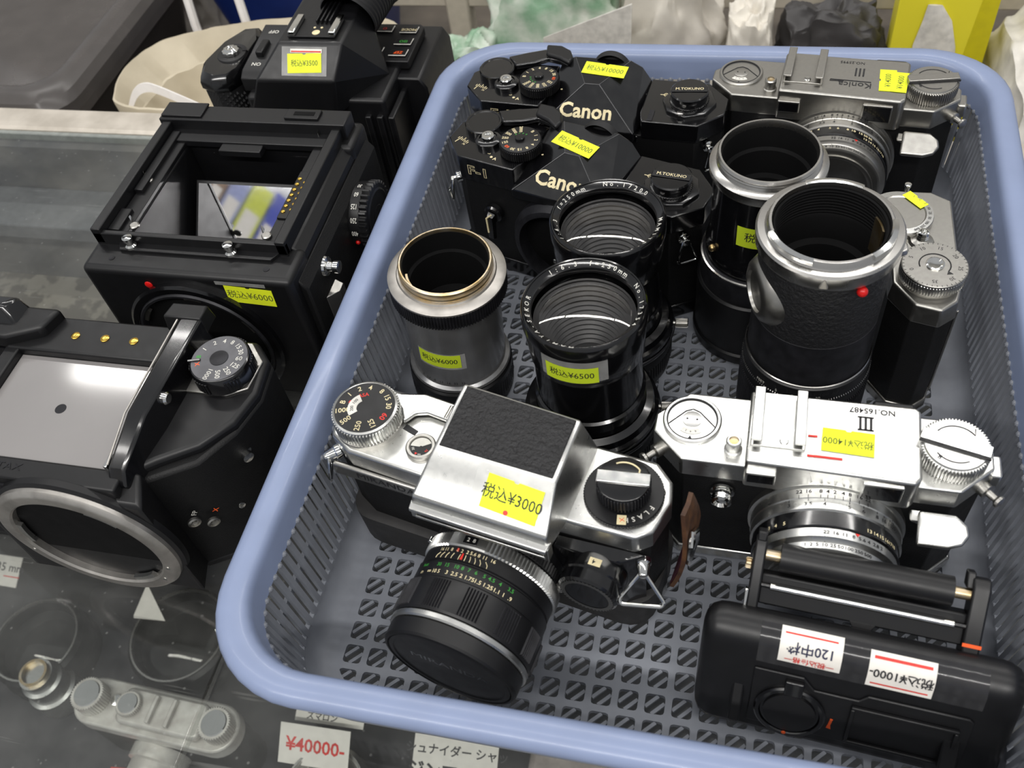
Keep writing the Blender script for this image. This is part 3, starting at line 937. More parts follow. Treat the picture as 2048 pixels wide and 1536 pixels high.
def reflex(label, loc, rot, dial_rot, sticker_m, knob_text='M.TOKUNO', mount_open=True):
    c = thing('slr_camera', label, 'camera', loc, rot)
    hx, hd, ch = 7.45, 1.95, 1.25
    G().prism(octa(hx - 0.12, hd - 0.12, ch), 0.9, 6.5).obj('body', 'leather', c, bevel=0.06)
    G().prism(octa(hx, hd, ch), 0, 0.95).obj('base_plate', 'gloss_black', c, bevel=0.08)
    top = G()
    o8 = octa(hx, hd, ch)
    top.prism([(-7.45, -0.7), (-6.2, -1.95), (-2.75, -1.95), (-2.55, -1.2), (-2.55, 1.95), (-6.2, 1.95), (-7.45, 0.7)], 6.4, 7.95)
    top.box(-2.6, 2.9, 0.6, 1.9, 6.4, 7.4)
    top.box(-2.7, 2.9, -1.9, 0.7, 6.0, 6.45)
    top.prism([(2.9, -1.2), (3.1, -1.95), (6.2, -1.95), (7.45, -0.7), (7.45, 0.7), (6.2, 1.95), (2.9, 1.95)], 6.4, 7.55)
    top.obj('top_plate', 'gloss_black', c, bevel=0.07)
    # pentaprism housing
    G().hull([(-2.75, -2.35, 6.4), (2.75, -2.35, 6.4), (-2.75, -2.3, 6.9), (2.75, -2.3, 6.9), (-0.42, -0.35, 8.52), (0.42, -0.35, 8.52),
              (-1.5, 1.8, 8.75), (1.75, 1.8, 8.75), (-3.1, 1.9, 7.2), (3.1, 1.9, 7.2), (-3.05, -0.6, 6.85), (3.05, -0.6, 6.85),
              (-2.3, 1.9, 8.3), (2.4, 1.9, 8.3)]).obj('pentaprism', 'gloss_black', c, bevel=0.05, smooth=14)
    G().tube([(-2.72, -2.33, 6.92), (-0.42, -0.36, 8.53), (0.42, -0.36, 8.53), (2.72, -2.33, 6.92)], 0.022, 6).tube([(-0.42, -0.35, 8.53), (-1.48, 1.75, 8.75)], 0.018, 6).tube([(0.42, -0.35, 8.53), (1.73, 1.75, 8.75)], 0.018, 6).obj('rubbed_edge_glints', 'edge_wear_glint', c)  # thin pale lines stand for edge highlights over rubbed paint
    G(T(0.6, 1.6, 8.05) @ Matrix.Rotation(-PI / 2, 4, 'X')).lathe([(1.05, 0), (1.1, 0.1), (1.1, 0.4), (0.95, 0.5), (0.8, 0.5), (0.75, 0.2), (0.05, 0.15)], 40).obj('eyepiece', 'rubber', c)
    nrm = math.degrees(math.atan2(1.95, 1.62))
    m = T(0, -1.325, 7.71) @ RXm(90 - nrm)
    G(m @ T(-0.12, -0.28, 0.03)).text('Canon', 1.14, bold=0.026, sx=1.0).obj('nameplate_lettering', 'cream', c, smooth=0)
    g = G(T(-5.0, -hd - 0.012, 7.15) @ FRONT)
    vs = glyphs('F-1', 0.85, 0.03)
    g.text('F-1', 0.85, bold=0.03, sx=1.25)
    g.obj('model_lettering', 'cream', c, smooth=0)
    G(T(-5.0, -hd - 0.016, 7.15) @ FRONT).text('F-1', 0.85, bold=-0.004, sx=1.25).obj('model_lettering_fill', 'gloss_black', c, smooth=0)
    # advance lever
    lv = G(T(-6.0, 0.75, 7.95)).lathe([(1.05, 0), (1.05, 0.35), (1.0, 0.4), (0.9, 0.4), (0.86, 0.36), (0.05, 0.36)], 40).obj('advance_lever', 'gloss_black', c)
    G().prism([(-5.6, 1.75), (-4.9, 0.95), (-3.95, 1.35), (-3.2, 1.9), (-2.45, 1.75), (-1.75, 1.25), (-1.6, 1.7), (-1.95, 2.35), (-2.6, 2.75), (-3.6, 2.75), (-4.6, 2.3)], 8.1, 8.45).obj('lever_arm', 'gloss_black', lv, bevel=0.1)
    G().prism([(-3.3, 1.85), (-2.4, 1.6), (-1.75, 1.2), (-1.6, 1.7), (-1.95, 2.4), (-2.6, 2.8), (-3.5, 2.8)], 8.45, 8.75).obj('thumb_tip', 'plastic_black', lv, bevel=0.12)
    # release button
    g = G(T(-5.1, -0.35, 7.95))
    g.lathe([(0.72, 0), (0.72, 0.25), (0.62, 0.32), (0.5, 0.34), (0.46, 0.25), (0.05, 0.25)], 36)
    rb = g.obj('release_collar', 'gloss_black', c)
    G(T(-5.1, -0.35, 8.2)).lathe([(0.36, 0), (0.36, 0.22), (0.32, 0.27), (0.2, 0.27), (0.17, 0.2), (0.05, 0.18)], 28).obj('release_button', 'bright', rb)
    # shutter speed dial
    D = T(-3.1, -0.3, 7.95)
    dl = G(D).gear(1.16, 1.1, 0.05, 0.62, 60).obj('shutter_dial', 'plastic_black', c)
    G(D).lathe([(1.12, 0.6), (1.1, 0.68), (1.06, 0.7), (0.05, 0.7)], 48).obj('dial_face', 'satin_black', dl)
    G(D).lathe([(0.27, 0.7), (0.27, 0.86), (0.22, 0.9), (0.05, 0.9)], 20).obj('dial_hub', 'gloss_black', dl)
    g, go = G(D), G(D)
    seq = ['2000', '1000', '500', '250', '125', '60', '30', '15', '8', '4', '2', '1', 'B']
    for i, s_ in enumerate(seq):
        a = dial_rot + i * 26
        if len(s_) > 2:
            g.text(s_, 0.25, T(0.83 * math.cos(rad(a)), 0.83 * math.sin(rad(a)), 0.71) @ RZ(a + 180), 0.015)
        else:
            (go if s_ == '60' else g).dtext(s_, 0.27, 0.86, a, 0.71, bold=0.015)
    g.obj('dial_numerals', 'cream', dl, smooth=0)
    go.obj('dial_flash_numeral', 'orange', dl, smooth=0)
    g = G(D)
    for i in range(4):
        g.dtext('·8', 0.15, 0.48, dial_rot - 40 + i * 24, 0.71, bold=0.02)
    g.obj('film_speed_numerals', 'green_paint', dl, smooth=0)
    G(T(-1.62, -0.15, 7.965) @ RZ(35)).box(-0.3, 0.3, -0.04, 0.04, 0, 0.012).obj('dial_index', 'cream', c, smooth=0)
    g = G(T(-4.35, -1.5, 7.965))
    g.text('A', 0.3, T(0.25, 0, 0), 0.02).prism(circ(0.08, 12, 0, 0.08), 0, 0.004).text('L', 0.2, T(-0.25, 0.3, 0) @ RZ(90), 0.02)
    g.obj('lock_marks', 'cream', c, smooth=0)
    g = G(T(-6.6, -0.75, 7.965) @ RZ(-20))
    for i in range(7):
        g.box(-0.35 + i * 0.12, -0.31 + i * 0.12, 0, 0.16 + 0.08 * (i % 2), 0, 0.006)
    g.box(-0.25, -0.2, -0.3, 0, 0, 0.006).text('36', 0.2, T(0.3, -0.12, 0)).text('o', 0.16, T(0, 0.3, 0))
    g.obj('frame_counter_marks', 'cream', c, smooth=0)
    # rewind side
    K = T(5.4, 0.0, 7.55) @ Matrix.Diagonal((1, 1, 0.62, 1))
    rw = G(K).lathe([(1.5, 0), (1.5, 0.25), (1.35, 0.32), (1.1, 0.34), (0.05, 0.34)], 8).obj('speed_ring', 'gloss_black', c, bevel=0.05)
    G(K).gear(1.08, 1.03, 0.3, 0.5, 48).lathe([(0.98, 0.45), (1.0, 0.95), (1.05, 1.0), (1.05, 1.3), (0.98, 1.4), (0.05, 1.42)], 44).obj('rewind_knob', 'gloss_black', rw)
    G(K @ RZ(8)).box(-0.98, 0.98, -0.22, 0.22, 1.42, 1.5).obj('rewind_crank', 'satin_black', rw, bevel=0.03)
    G(K @ RZ(8) @ T(0, 0, 1.506)).text(knob_text, 0.3, bold=0.01, sx=0.95).obj('name_tape', 'cream', rw, smooth=0)
    G(K @ T(-0.25, -1.25, 0.3)).lathe([(0.2, 0), (0.2, 0.14), (0.15, 0.18), (0.05, 0.18)], 16).obj('pin', 'alu', rw)
    g = G(T(4.0, 0.55, 7.565))
    g.tube([(-0.32, 0, 0), (0.32, 0, 0)], 0.02, 6)
    g.tube([(0.12 * math.cos(a), 0.12 * math.sin(a), 0) for a in [2 * PI * i / 14 for i in range(14)]], 0.02, 6, closed=True)
    g.obj('film_plane_mark', 'cream', c)
    G(T(3.55, -1.45, 7.0)).box(-0.14, 0.14, -0.45, 0.5, 0.56, 0.6).obj('side_window', 'grey_black', c, smooth=0)
    # lugs and rings
    for s_ in (-1, 1):
        lg = G(T(s_ * 6.7, -1.5, 6.0) @ RZ(-45 * s_ * -1) @ FRONT).lathe([(0.32, -0.15), (0.32, 0.12), (0.24, 0.18), (0.14, 0.2), (0.14, 0.42), (0.2, 0.48), (0.05, 0.52)], 20).obj('strap_lug', 'bright', c)
        strap_ring(lg, T(s_ * 6.98, -1.8, 6.0) @ RZ(45 * s_) @ FRONT @ RXm(-12), ht=1.0, wd=0.5)
    # lens mount
    mt = G(T(0, -hd, 3.6) @ FRONT)
    mt.lathe([(3.0, -0.1), (3.0, 0.35), (2.9, 0.5), (2.75, 0.75), (2.6, 0.8), (2.45, 0.8), (2.4, 0.6), (2.4, -0.1)], 64, closed=True)
    mt.obj('lens_mount', 'grey_black', c)
    G(T(0, -hd, 3.6) @ FRONT).lathe([(2.4, -0.05), (2.4, 0.02), (0.05, 0.02)], 48).obj('mirror_chamber', 'matte_black', c)
    G(T(0, -hd, 3.6) @ FRONT).box(-0.6, -0.2, -1.3, -1.0, 0.02, 0.5).obj('aperture_lever', 'bright', c, bevel=0.03)
    # self-timer lever
    st = G(T(-4.3, -hd, 4.6) @ FRONT).lathe([(0.55, 0), (0.55, 0.3), (0.45, 0.4), (0.05, 0.4)], 28).obj('self_timer', 'gloss_black', c)
    G(T(-4.3, -hd - 0.35, 4.6) @ FRONT).hull([(-0.3, -1.6, 0.1), (0.1, -1.7, 0.1), (0.3, 0.2, 0.1), (-0.2, 0.3, 0.1), (-0.25, -1.5, 0.35), (0.05, -1.55, 0.35), (0.2, 0.1, 0.4), (-0.15, 0.15, 0.4)]).obj('lever', 'gloss_black', st, bevel=0.04)
    g = G(T(-4.45, -hd - 0.78, 4.55) @ FRONT)
    g.tube([(0.35, 0.45, 0), (0, 0.1, 0), (0, -0.95, 0)], 0.05, 6)
    g.obj('lever_edge', 'cream', st)
    sticker(c, sticker_m, 2.5, 0.95, '税込¥10000', 'yellow', 'ink_grey', size=0.48)
    return c


rt = math.degrees(math.atan2(0.23, 2.15))
reflex('black single-lens reflex camera at the back left of the basket, wordmark fully visible', (-8.85, 45.45, FZ), -5.3, 230,
       T(0.45, 0.85, 8.665) @ RXm(rt) @ RZ(-5))
reflex('black single-lens reflex camera turned slightly, wordmark half hidden by a lens', (-8.85, 39.3, FZ), -16.5, 115,
       T(-0.15, 0.35, 8.61) @ RXm(rt) @ RZ(-12), knob_text='M.TOKUNO')


# ================================================================== SILVER RANGEFINDERS (two of a kind)
def knurl_knob(parent, m, r, h, name, mcol='chrome', teeth=44):
    return G(m).gear(r, r - 0.07, 0, h, teeth, duty=0.5).obj(name, mcol, parent)


def coupled(label, loc, rot, metal, near):
    c = thing('rangefinder_camera', label, 'camera', loc, rot)
    hx, hd, ch = 6.5, 1.68, 1.25
    G().prism(octa(hx - 0.1, hd - 0.08, ch), 0.6, 6.7).obj('body', 'leather', c, bevel=0.06)
    G().prism(octa(hx, hd, ch), 0, 0.62).obj('base_plate', metal, c, bevel=0.1)
    G().prism(octa(hx, hd, ch), 6.6, 7.75).obj('top_plate', metal, c, bevel=0.09, seg=3)
    G().prism([(-2.75, -1.8), (3.5, -1.95), (3.75, -1.7), (3.8, 1.5), (3.6, 1.68), (-2.75, 1.68)], 6.5, 8.35).obj('finder_housing', metal, c, bevel=0.12, seg=3)
    G().box(2.0, 3.6, 1.55, 1.95, 6.9, 8.2).obj('finder_eyepiece', 'satin_black', c, bevel=0.1)
    # front windows
    for x0_, x1_, z0_, z1_ in ((-2.6, -1.6, 7.2, 7.75), (1.75, 3.1, 7.05, 7.95)):
        fr = G().box(x0_ - 0.08, x1_ + 0.08, -2.02, -1.7, z0_ - 0.08, z1_ + 0.08).obj('window_frame', metal, c, bevel=0.04)
        G().box(x0_, x1_, -2.03, -1.95, z0_, z1_).obj('window_pane', 'gloss_black', fr)
    # accessory shoe
    sh = G().box(-2.62, -0.55, -1.05, 1.6, 8.34, 8.42).obj('accessory_shoe', metal, c, bevel=0.03)
    for s_, x_ in ((1, -2.62), (-1, -0.55)):
        G().hull([(x_, -1.05, 8.4), (x_ + s_ * 0.12, -1.05, 8.4), (x_, 1.6, 8.4), (x_ + s_ * 0.12, 1.6, 8.4), (x_, -1.05, 8.78), (x_, 1.6, 8.78), (x_ + s_ * 0.12, 1.6, 8.78), (x_ + s_ * 0.12, -1.05, 8.78)]).box(min(x_, x_ + s_ * 0.42), max(x_, x_ + s_ * 0.42), -1.05, 1.6, 8.7, 8.8).obj('shoe_rail', metal, sh, bevel=0.03)
    G(T(-1.35, -0.75, 8.42)).lathe([(0.17, 0), (0.17, 0.04), (0.13, 0.07), (0.05, 0.07)], 18).obj('shoe_screw', 'bright', sh)
    G(T(-1.35, -0.75, 8.49) @ RZ(10)).box(-0.14, 0.14, -0.02, 0.02, 0, 0.01).obj('screw_slot', 'engrave', sh)
    # left disc: frame counter
    D = T(-5.0, 0.25, 7.74)
    dc = G(D).lathe([(1.2, 0), (1.2, 0.1), (1.14, 0.16), (1.05, 0.16), (1.02, 0.1), (0.05, 0.1)], 48).obj('counter_disc', metal, c)
    G(D).lathe([(1.02, 0.1), (1.05, 0.165), (1.0, 0.168), (0.98, 0.1)], 48, closed=True).obj('disc_groove', 'engrave', dc)
    G(D).lathe([(0.4, 0.1), (0.4, 0.12), (0.36, 0.13), (0.05, 0.13)], 28).obj('disc_hub', metal, dc)
    g = G(D @ T(0, 0, 0.115))
    g.tube([(-0.92, -0.32, 0), (-0.28, 0.4, 0), (0, 0.52, 0), (0.28, 0.4, 0), (0.95, -0.28, 0)], 0.022, 6)
    g.prism([(-0.08, -0.98), (0.08, -0.98), (0, -0.82)], 0, 0.01)
    for x_ in (-0.2, 0.2):
        g.prism(circ(0.045, 10, x_, 0.0), 0.02, 0.022)
    g.obj('disc_engraving', 'engrave', dc)
    G(D @ T(0, 0, 0.11)).lathe([(0.5, 0), (0.5, 0.008), (0.75, 0.008), (0.75, 0)], 12, closed=True, a0=235, a1=305).obj('counter_window', 'white_paint', dc, recalc=True)
    g = G(D)
    for i, s_ in enumerate('246'):
        g.dtext(s_, 0.14, 0.62, 252 + i * 18, 0.122)
    g.obj('counter_numerals', 'ink', dc, smooth=0)
    # release button with thread
    B = T(-3.25, -0.95, 7.74)
    rb = G(B).lathe([(0.36, 0), (0.36, 0.1), (0.3, 0.14), (0.28, 0.4), (0.31, 0.44), (0.31, 0.62), (0.26, 0.68), (0.2, 0.68), (0.16, 0.45), (0.05, 0.45)], 28).obj('release_button', metal, c)
    G(B).lathe([(0.19, 0.6), (0.14, 0.46), (0.05, 0.46)], 20).obj('cable_thread', 'brass', rb)
    # rewind knob with fold-out bar
    K = T(4.95, -0.05, 7.74)
    kb = knurl_knob(c, K, 1.3, 0.75, 'rewind_knob', metal, 64)
    G(K).lathe([(1.18, 0.74), (1.14, 0.82), (0.05, 0.82)], 48).obj('knob_face', metal, kb)
    ra = -14 if near else 14
    G(K @ RZ(ra)).box(-1.3, 1.25, -0.26, 0.26, 0.8, 0.98).obj('fold_out_bar', 'bright' if near else 'chrome_grey', kb, bevel=0.03)
    G(K @ RZ(ra)).box(-1.3, 1.28, -0.31, -0.265, 0.8, 0.9).obj('bar_slot', 'engrave', kb)
    g = G(K @ T(0, 0, 0.828))
    for a0_, a1_ in ((35, 150), (215, 300)):
        g.tube([(0.85 * math.cos(rad(a0_ + (a1_ - a0_) * i / 10)), 0.85 * math.sin(rad(a0_ + (a1_ - a0_) * i / 10)), 0) for i in range(11)], 0.022, 6)
    g.tube([(0.45, 0.72, 0), (0.7, 0.5, 0), (0.72, 0.8, 0)], 0.022, 6)
    g.text('R', 0.3, T(-0.62, -0.65, 0) @ RZ(150 if near else 180), 0.01)
    g.obj('rewind_arrow', 'engrave', kb)
    # front advance lever
    al = G().hull([(3.7, -1.75, 6.3), (4.2, -1.75, 6.3), (3.7, -2.2, 6.1), (4.3, -2.2, 6.2), (3.7, -1.75, 5.9), (4.3, -2.2, 5.8)]).obj('advance_lever', metal, c, bevel=0.06)
    G().prism([(3.95, 0.0), (5.3, 0.0), (5.75, -0.35), (5.85, -0.75), (5.6, -1.15), (5.1, -1.35), (3.95, -1.35)], -0.14, 0.14,
              T(0, -1.95, 6.55) @ RXm(28)).obj('lever_tab', metal, al, bevel=0.12, seg=3)
    # flash socket
    g = G(T(-3.5, -1.68, 5.75) @ FRONT)
    g.lathe([(0.5, 0), (0.5, 0.1), (0.38, 0.14), (0.38, 0.3), (0.42, 0.34), (0.38, 0.4), (0.42, 0.46), (0.38, 0.52), (0.42, 0.58), (0.3, 0.64), (0.22, 0.5), (0.05, 0.5)], 28)
    g.obj('flash_socket', 'bright', c)
    for s_ in (-1, 1):
        G(T(s_ * 6.35, -0.9, 6.9) @ RZ(45 * s_) @ FRONT).lathe([(0.3, -0.3), (0.3, 0.05), (0.16, 0.1), (0.14, 0.45), (0.26, 0.55), (0.26, 0.66), (0.05, 0.74)], 18).obj('strap_lug', 'chrome_grey', c)
    G().box(6.4, 6.85, -0.55, 0.45, 6.7, 7.45).obj('back_latch', metal, c, bevel=0.1)
    # ---- lens, axis towards the viewer
    A = T(0.75, -1.6, 4.35) @ FRONT @ Matrix.Diagonal((1, 1, 0.8, 1))
    G(A).lathe([(3.05, -0.1), (3.1, 0.0), (3.1, 0.35), (2.95, 0.42), (0.05, 0.45)], 72).obj('lens_board', metal, c)
    ln = G(A).lathe([(2.95, 0.4), (2.98, 0.45), (2.98, 0.95), (2.94, 1.0), (2.94, 1.55), (2.86, 1.62), (0.05, 1.62)], 80).obj('depth_scale_ring', metal if near else 'chrome_grey', c)
    G(A).lathe([(2.82, 1.6), (2.86, 1.62), (2.86, 2.4), (2.8, 2.46), (0.05, 2.46)], 80).obj('focus_ring', 'gloss_black', ln)
    G(A).lathe([(2.72, 2.46), (2.78, 2.5), (2.78, 2.95), (2.6, 3.05), (2.56, 3.1), (2.56, 3.45), (2.4, 3.55), (0.05, 3.55)], 80).obj('aperture_ring', metal if near else 'chrome_grey', ln)
    G(A).lathe([(2.2, 3.55), (2.2, 3.7), (2.1, 3.72), (1.7, 3.3), (0.05, 3.2)], 64).obj('front_rim', metal, ln)
    G(A @ T(0, 0, 3.3)).lathe([(1.5, 0), (1.0, 0.15), (0.05, 0.22)], 40).obj('front_element', 'lens_glass', ln)
    g = G(A)
    for s_, a in (('22', 122), ('16', 115), ('8', 106), ('4', 101), ('2', 96), ('4', 90), ('8', 85), ('16', 78), ('22', 71)):
        g.ctext(s_, 0.27, 2.99, a - 6, 0.62, flip=True, bold=0.01)
        m_ = RZ(a - 6) @ T(2.985, 0, 0.9)
        g.box(-0.002, 0.006, -0.012, 0.012, -0.1, 0.1, m_)
    for s_, a in (('3', 128), ('3.5', 113), ('4', 101), ('5', 83), ('6', 72), ('8', 60), ('10', 53), ('15', 46), ('25', 41)):
        g.ctext(s_, 0.27, 2.95, a - 4, 1.3, flip=True, bold=0.01)
        g.box(-0.002, 0.006, -0.012, 0.012, -0.08, 0.05, RZ(a - 4) @ T(2.945, 0, 1.08))
    g.obj('distance_numerals', 'engrave', ln, smooth=0)
    g = G(A)
    for s_, a in (('2', 150), ('3', 143), ('4', 136), ('5', 128), ('13', 62), ('14', 56), ('15', 50), ('16', 44), ('17', 39), ('18', 34)):
        g.ctext(s_, 0.26, 2.87, a, 2.2, flip=True, bold=0.015)
    if not near:
        for s_, a in (('3', 120), ('4', 112), ('5', 100), ('6', 92), ('8', 82), ('10', 76), ('15', 68), ('20', 62), ('30', 56)):
            g.ctext(s_, 0.26, 2.87, a, 1.85, flip=True, bold=0.015)
    g.obj('exposure_numerals', 'cream', ln, smooth=0)
    g = G(A)
    for s_, a in (('22', 95), ('16', 88), ('11', 81), ('8', 74), ('5.6', 67), ('4', 61), ('2.8', 54), ('2', 48)):
        g.ctext(s_, 0.25, 2.79, a, 2.73, flip=True, bold=0.01)
    for s_, a in (('1', 112), ('2', 107), ('5', 102), ('10', 96), ('25', 89), ('50', 83), ('100', 76), ('250', 67), ('500', 58)):
        g.ctext(s_, 0.24, 2.57, a, 3.27, flip=True, bold=0.01)
    g.prism([(-0.07, 0), (0, -0.14), (0.07, 0), (0, 0.14)], 0, 0.01, RZ(96) @ T(2.57, 0, 2.98) @ SIDE)
    g.obj('aperture_numerals', 'engrave', ln, smooth=0)
    G(A).prism([(-0.09, 0), (0.09, 0), (0, 0.15)], 0, 0.012, RZ(71) @ T(2.79, 0, 2.52) @ SIDE).obj('red_index', 'red', ln, smooth=0)
    return c


k1 = coupled('satin silver rangefinder camera at the front right, lens towards the film holder', (3.75, 23.0, FZ), -0.8, 'chrome', True)
TP = T(0, 0, 8.362)
G(TP @ T(1.95, 1.25, 0) @ RZ(180)).text('NO.165487', 0.36, bold=0.012).obj('serial_number', 'engrave', k1, smooth=0)
g = G(TP @ T(1.7, 0.62, 0))
for x_ in (-0.2, 0, 0.2):
    g.box(x_ - 0.045, x_ + 0.045, -0.35, 0.3, 0, 0.008)
g.box(-0.3, 0.3, 0.26, 0.32, 0, 0.008).box(-0.3, 0.3, -0.36, -0.3, 0, 0.008)
g.obj('model_numeral', 'engrave', k1, smooth=0)
G(TP @ T(0.75, -0.45, 0)).box(-0.95, 1.6, -0.95, 0.55, 0.001, 0.012).obj('label_backing', 'tape', k1, smooth=0)
G(TP @ T(0.1, -0.3, 0)).box(-0.55, 0.75, -0.98, -0.88, 0.004, 0.016).box(-0.55, -0.2, -0.03, 0.06, 0.004, 0.016).obj('red_label_lines', 'red', k1, smooth=0)
sticker(k1, TP @ T(1.05, -0.4, 0.012) @ RZ(-2), 1.95, 1.1, '税込¥14000', 'yellow', 'ink_grey', size=0.42, flip=True)

k2 = coupled('duller silver rangefinder camera at the back right corner, lens hidden by lenses', (4.1, 46.75, FZ), -5.7, 'chrome_grey', False)
g = G(TP @ T(1.25, 0.35, 0))
for x_ in (-0.2, 0, 0.2):
    g.box(x_ - 0.045, x_ + 0.045, -0.35, 0.35, 0, 0.008)
g.obj('model_numeral', 'engrave', k2, smooth=0)
g = G(TP @ T(1.1, -0.78, 0) @ RZ(180))
g.text('Konica', 0.62, bold=0.004)
g.tube([(-0.8, -0.3, 0), (1.3, -0.34, 0), (1.32, -0.22, 0), (0.6, -0.24, 0)], 0.025, 6)
g.obj('maker_script', 'engrave', k2, smooth=0)
G(TP @ T(0.8, 1.2, 0) @ RZ(180)).text('NO.25995', 0.3).obj('serial_number', 'engrave', k2, smooth=0)
sticker(k2, TP @ T(2.72, -0.2, 0.0) @ RZ(92), 1.9, 0.85, '¥14000', 'yellow', 'ink_grey', size=0.42)
sticker(k2, TP @ T(3.35, -0.3, 0.012) @ RZ(88), 1.75, 0.75, '¥14000', 'yellow', 'ink_grey', size=0.42)

# ================================================================== SMALL OCTAGONAL SILVER CAMERA, end-on beside the red-dot lens
c = thing('compact_camera', 'silver octagonal-ended camera standing end-on behind the red-dot lens', 'camera', (8.25, 34.6, FZ), 1)
ol = [(-1.55, -2.4), (-0.62, -3.75), (0.55, -4.05), (1.3, -3.4), (1.55, -2.4), (1.55, 3.4), (0.6, 4.0), (-0.6, 4.0), (-1.55, 3.4)]
G().prism([(x * 0.95, y * 0.97) for x, y in ol], 0.6, 6.6).obj('body', 'leather', c, bevel=0.05)
G().prism(ol, 0, 0.6).obj('base_plate', 'chrome_grey', c, bevel=0.08)
G().prism(ol, 6.5, 7.55, top=[(x * 0.93, y * 0.97) for x, y in ol]).obj('top_plate', 'chrome_grey', c, bevel=0.1, seg=3)
g = G(T(1.4, -2.7, 0)).tube([(0.1, 0, 0.6), (0.1, 0, 6.3)], 0.07, 8)
g.obj('back_hinge', 'chrome_grey', c)
G(T(1.4, -2.7, 6.35)).ball(0.12).obj('hinge_pin', 'bright', c)
K = T(0.15, -2.0, 7.5)
kb = G(K).lathe([(1.25, 0), (1.3, 0.08), (1.3, 0.3), (1.2, 0.34)], 48).obj('reminder_dial', 'chrome_grey', c)
G(K).gear(1.42, 1.34, 0.3, 0.85, 70, duty=0.5).obj('knurled_grip', 'chrome', kb)
G(K).lathe([(1.4, 0.84), (1.4, 0.92), (1.36, 0.95), (0.05, 0.95)], 56).obj('dial_face', 'chrome_grey', kb)
G(K).lathe([(0.4, 0.95), (0.4, 1.02), (0.34, 1.05), (0.25, 0.98), (0.05, 0.97)], 32).obj('hub_screw', 'bright', kb)
g = G(K)
for i, s_ in enumerate(('0', '5', '10', '15', '20', '25', '30', '35')):
    g.dtext(s_, 0.27, 1.05, 200 - i * 42, 0.956)
for i in range(40):
    g.box(-0.012, 0.012, 1.28, 1.37, 0.95, 0.956, RZ(i * 9))
g.tube([(0.66 * math.cos(rad(a)), 0.66 * math.sin(rad(a)), 0.955) for a in range(195, -40, -12)], 0.03, 6)
g.prism([(0.72, -0.55), (0.52, -0.35), (0.45, -0.6)], 0.95, 0.96)
g.obj('dial_engraving', 'engrave', kb, smooth=0)
B = T(-0.1, 0.35, 7.5)
rb = G(B).lathe([(0.6, 0), (0.5, 0.2), (0.3, 0.28), (0.28, 0.3)], 28).obj('release_button', 'chrome_grey', c)
G(B).lathe([(0.24, 0.28), (0.27, 0.34), (0.24, 0.4), (0.27, 0.46), (0.24, 0.52), (0.27, 0.58), (0.24, 0.7), (0.18, 0.72), (0.12, 0.5), (0.05, 0.5)], 24).obj('threaded_collar', 'bright', rb)
D = T(-1.0, 1.9, 7.5)
sd = G(D).lathe([(1.5, 0), (1.5, 0.35), (1.45, 0.42), (1.15, 0.45), (1.1, 0.4), (0.05, 0.4)], 64).obj('shutter_dial', 'chrome_grey', c)
G(D).lathe([(1.16, 0.44), (1.47, 0.42), (1.47, 0.44), (1.16, 0.46)], 64, closed=True).obj('number_ring', 'chrome', sd)
g = G(D)
for i, s_ in enumerate(('1', '2', '5', '10', '25', '50', '100', '250', '500')):
    g.dtext(s_, 0.19, 1.3, 60 - i * 15, 0.465)
g.obj('dial_numerals', 'engrave', sd, smooth=0)
G(T(-0.6, 3.7, 7.5)).lathe([(0.12, 0), (0.12, 0.5), (0.16, 0.5), (0.16, 0.62), (0.05, 0.64)], 14).obj('plunger', 'bright', c)
sticker(c, T(-0.3, 2.8, 7.95) @ RZ(-50), 1.2, 0.5, '', 'yellow')

# ================================================================== SILVER REFLEX WITH LEATHERED PRISM
c = thing('slr_camera', 'silver reflex camera with leather-topped square prism and ¥3000 sticker at front left', 'camera', (-8.9, 20.5, FZ), -11)
tp = [(-7.55, 1.2), (-6.7, 1.9), (6.3, 1.9), (7.1, 1.2), (7.35, 0.2), (7.05, -1.2), (6.5, -1.7), (3.4, -1.85), (-2.0, -1.85), (-6.3, -1.75), (-7.4, -1.2), (-7.85, -0.3)]
bd = [(x * 0.985, y * 0.97) for x, y in tp]
G().prism(bd, 0.7, 6.6).obj('body', 'leather', c, bevel=0.15)
G().prism(bd, 0, 0.7).obj('base_plate', 'chrome', c, bevel=0.1)
G().prism(tp, 6.45, 7.65).obj('top_plate', 'chrome', c, bevel=0.16, seg=3)
G().box(-7.35, -2.3, -1.97, -1.7, 5.7, 6.5).obj('front_trim', 'chrome_grey', c, bevel=0.1)
G(T(-4.7, -1.985, 6.15) @ FRONT).text('MIRANDA', 0.52, bold=-0.004, sx=1.25).obj('maker_lettering', 'engrave', c, smooth=0)
G(T(-4.4, -1.985, 5.82) @ FRONT).text('Sensorex', 0.22, sx=1.2).obj('model_lettering', 'engrave', c, smooth=0)
G().hull([(3.2, -1.75, 1), (6.9, -1.5, 1), (3.2, -1.9, 6.4), (6.9, -1.6, 6.4), (3.2, -2.25, 2.5), (6.0, -2.25, 2.5), (3.2, -2.3, 6.2), (6.0, -2.2, 6.2)]).obj('front_housing', 'gloss_black', c, bevel=0.1)
# half case
G().loft([[(x, y, z) for x, y in [(px * k_ + o_, py * k2_) for px, py in rrect(7.2, 2.1, 1.2, 5)]] for z, k_, k2_, o_ in ((0.0, 0.9, 0.9, -0.2), (0.25, 1.0, 1.0, -0.2), (0.4, 1.02, 1.02, -0.2), (2.6, 1.03, 1.04, -0.2), (2.65, 1.0, 1.0, -0.2))]).obj('half_case', 'leather_soft', c)
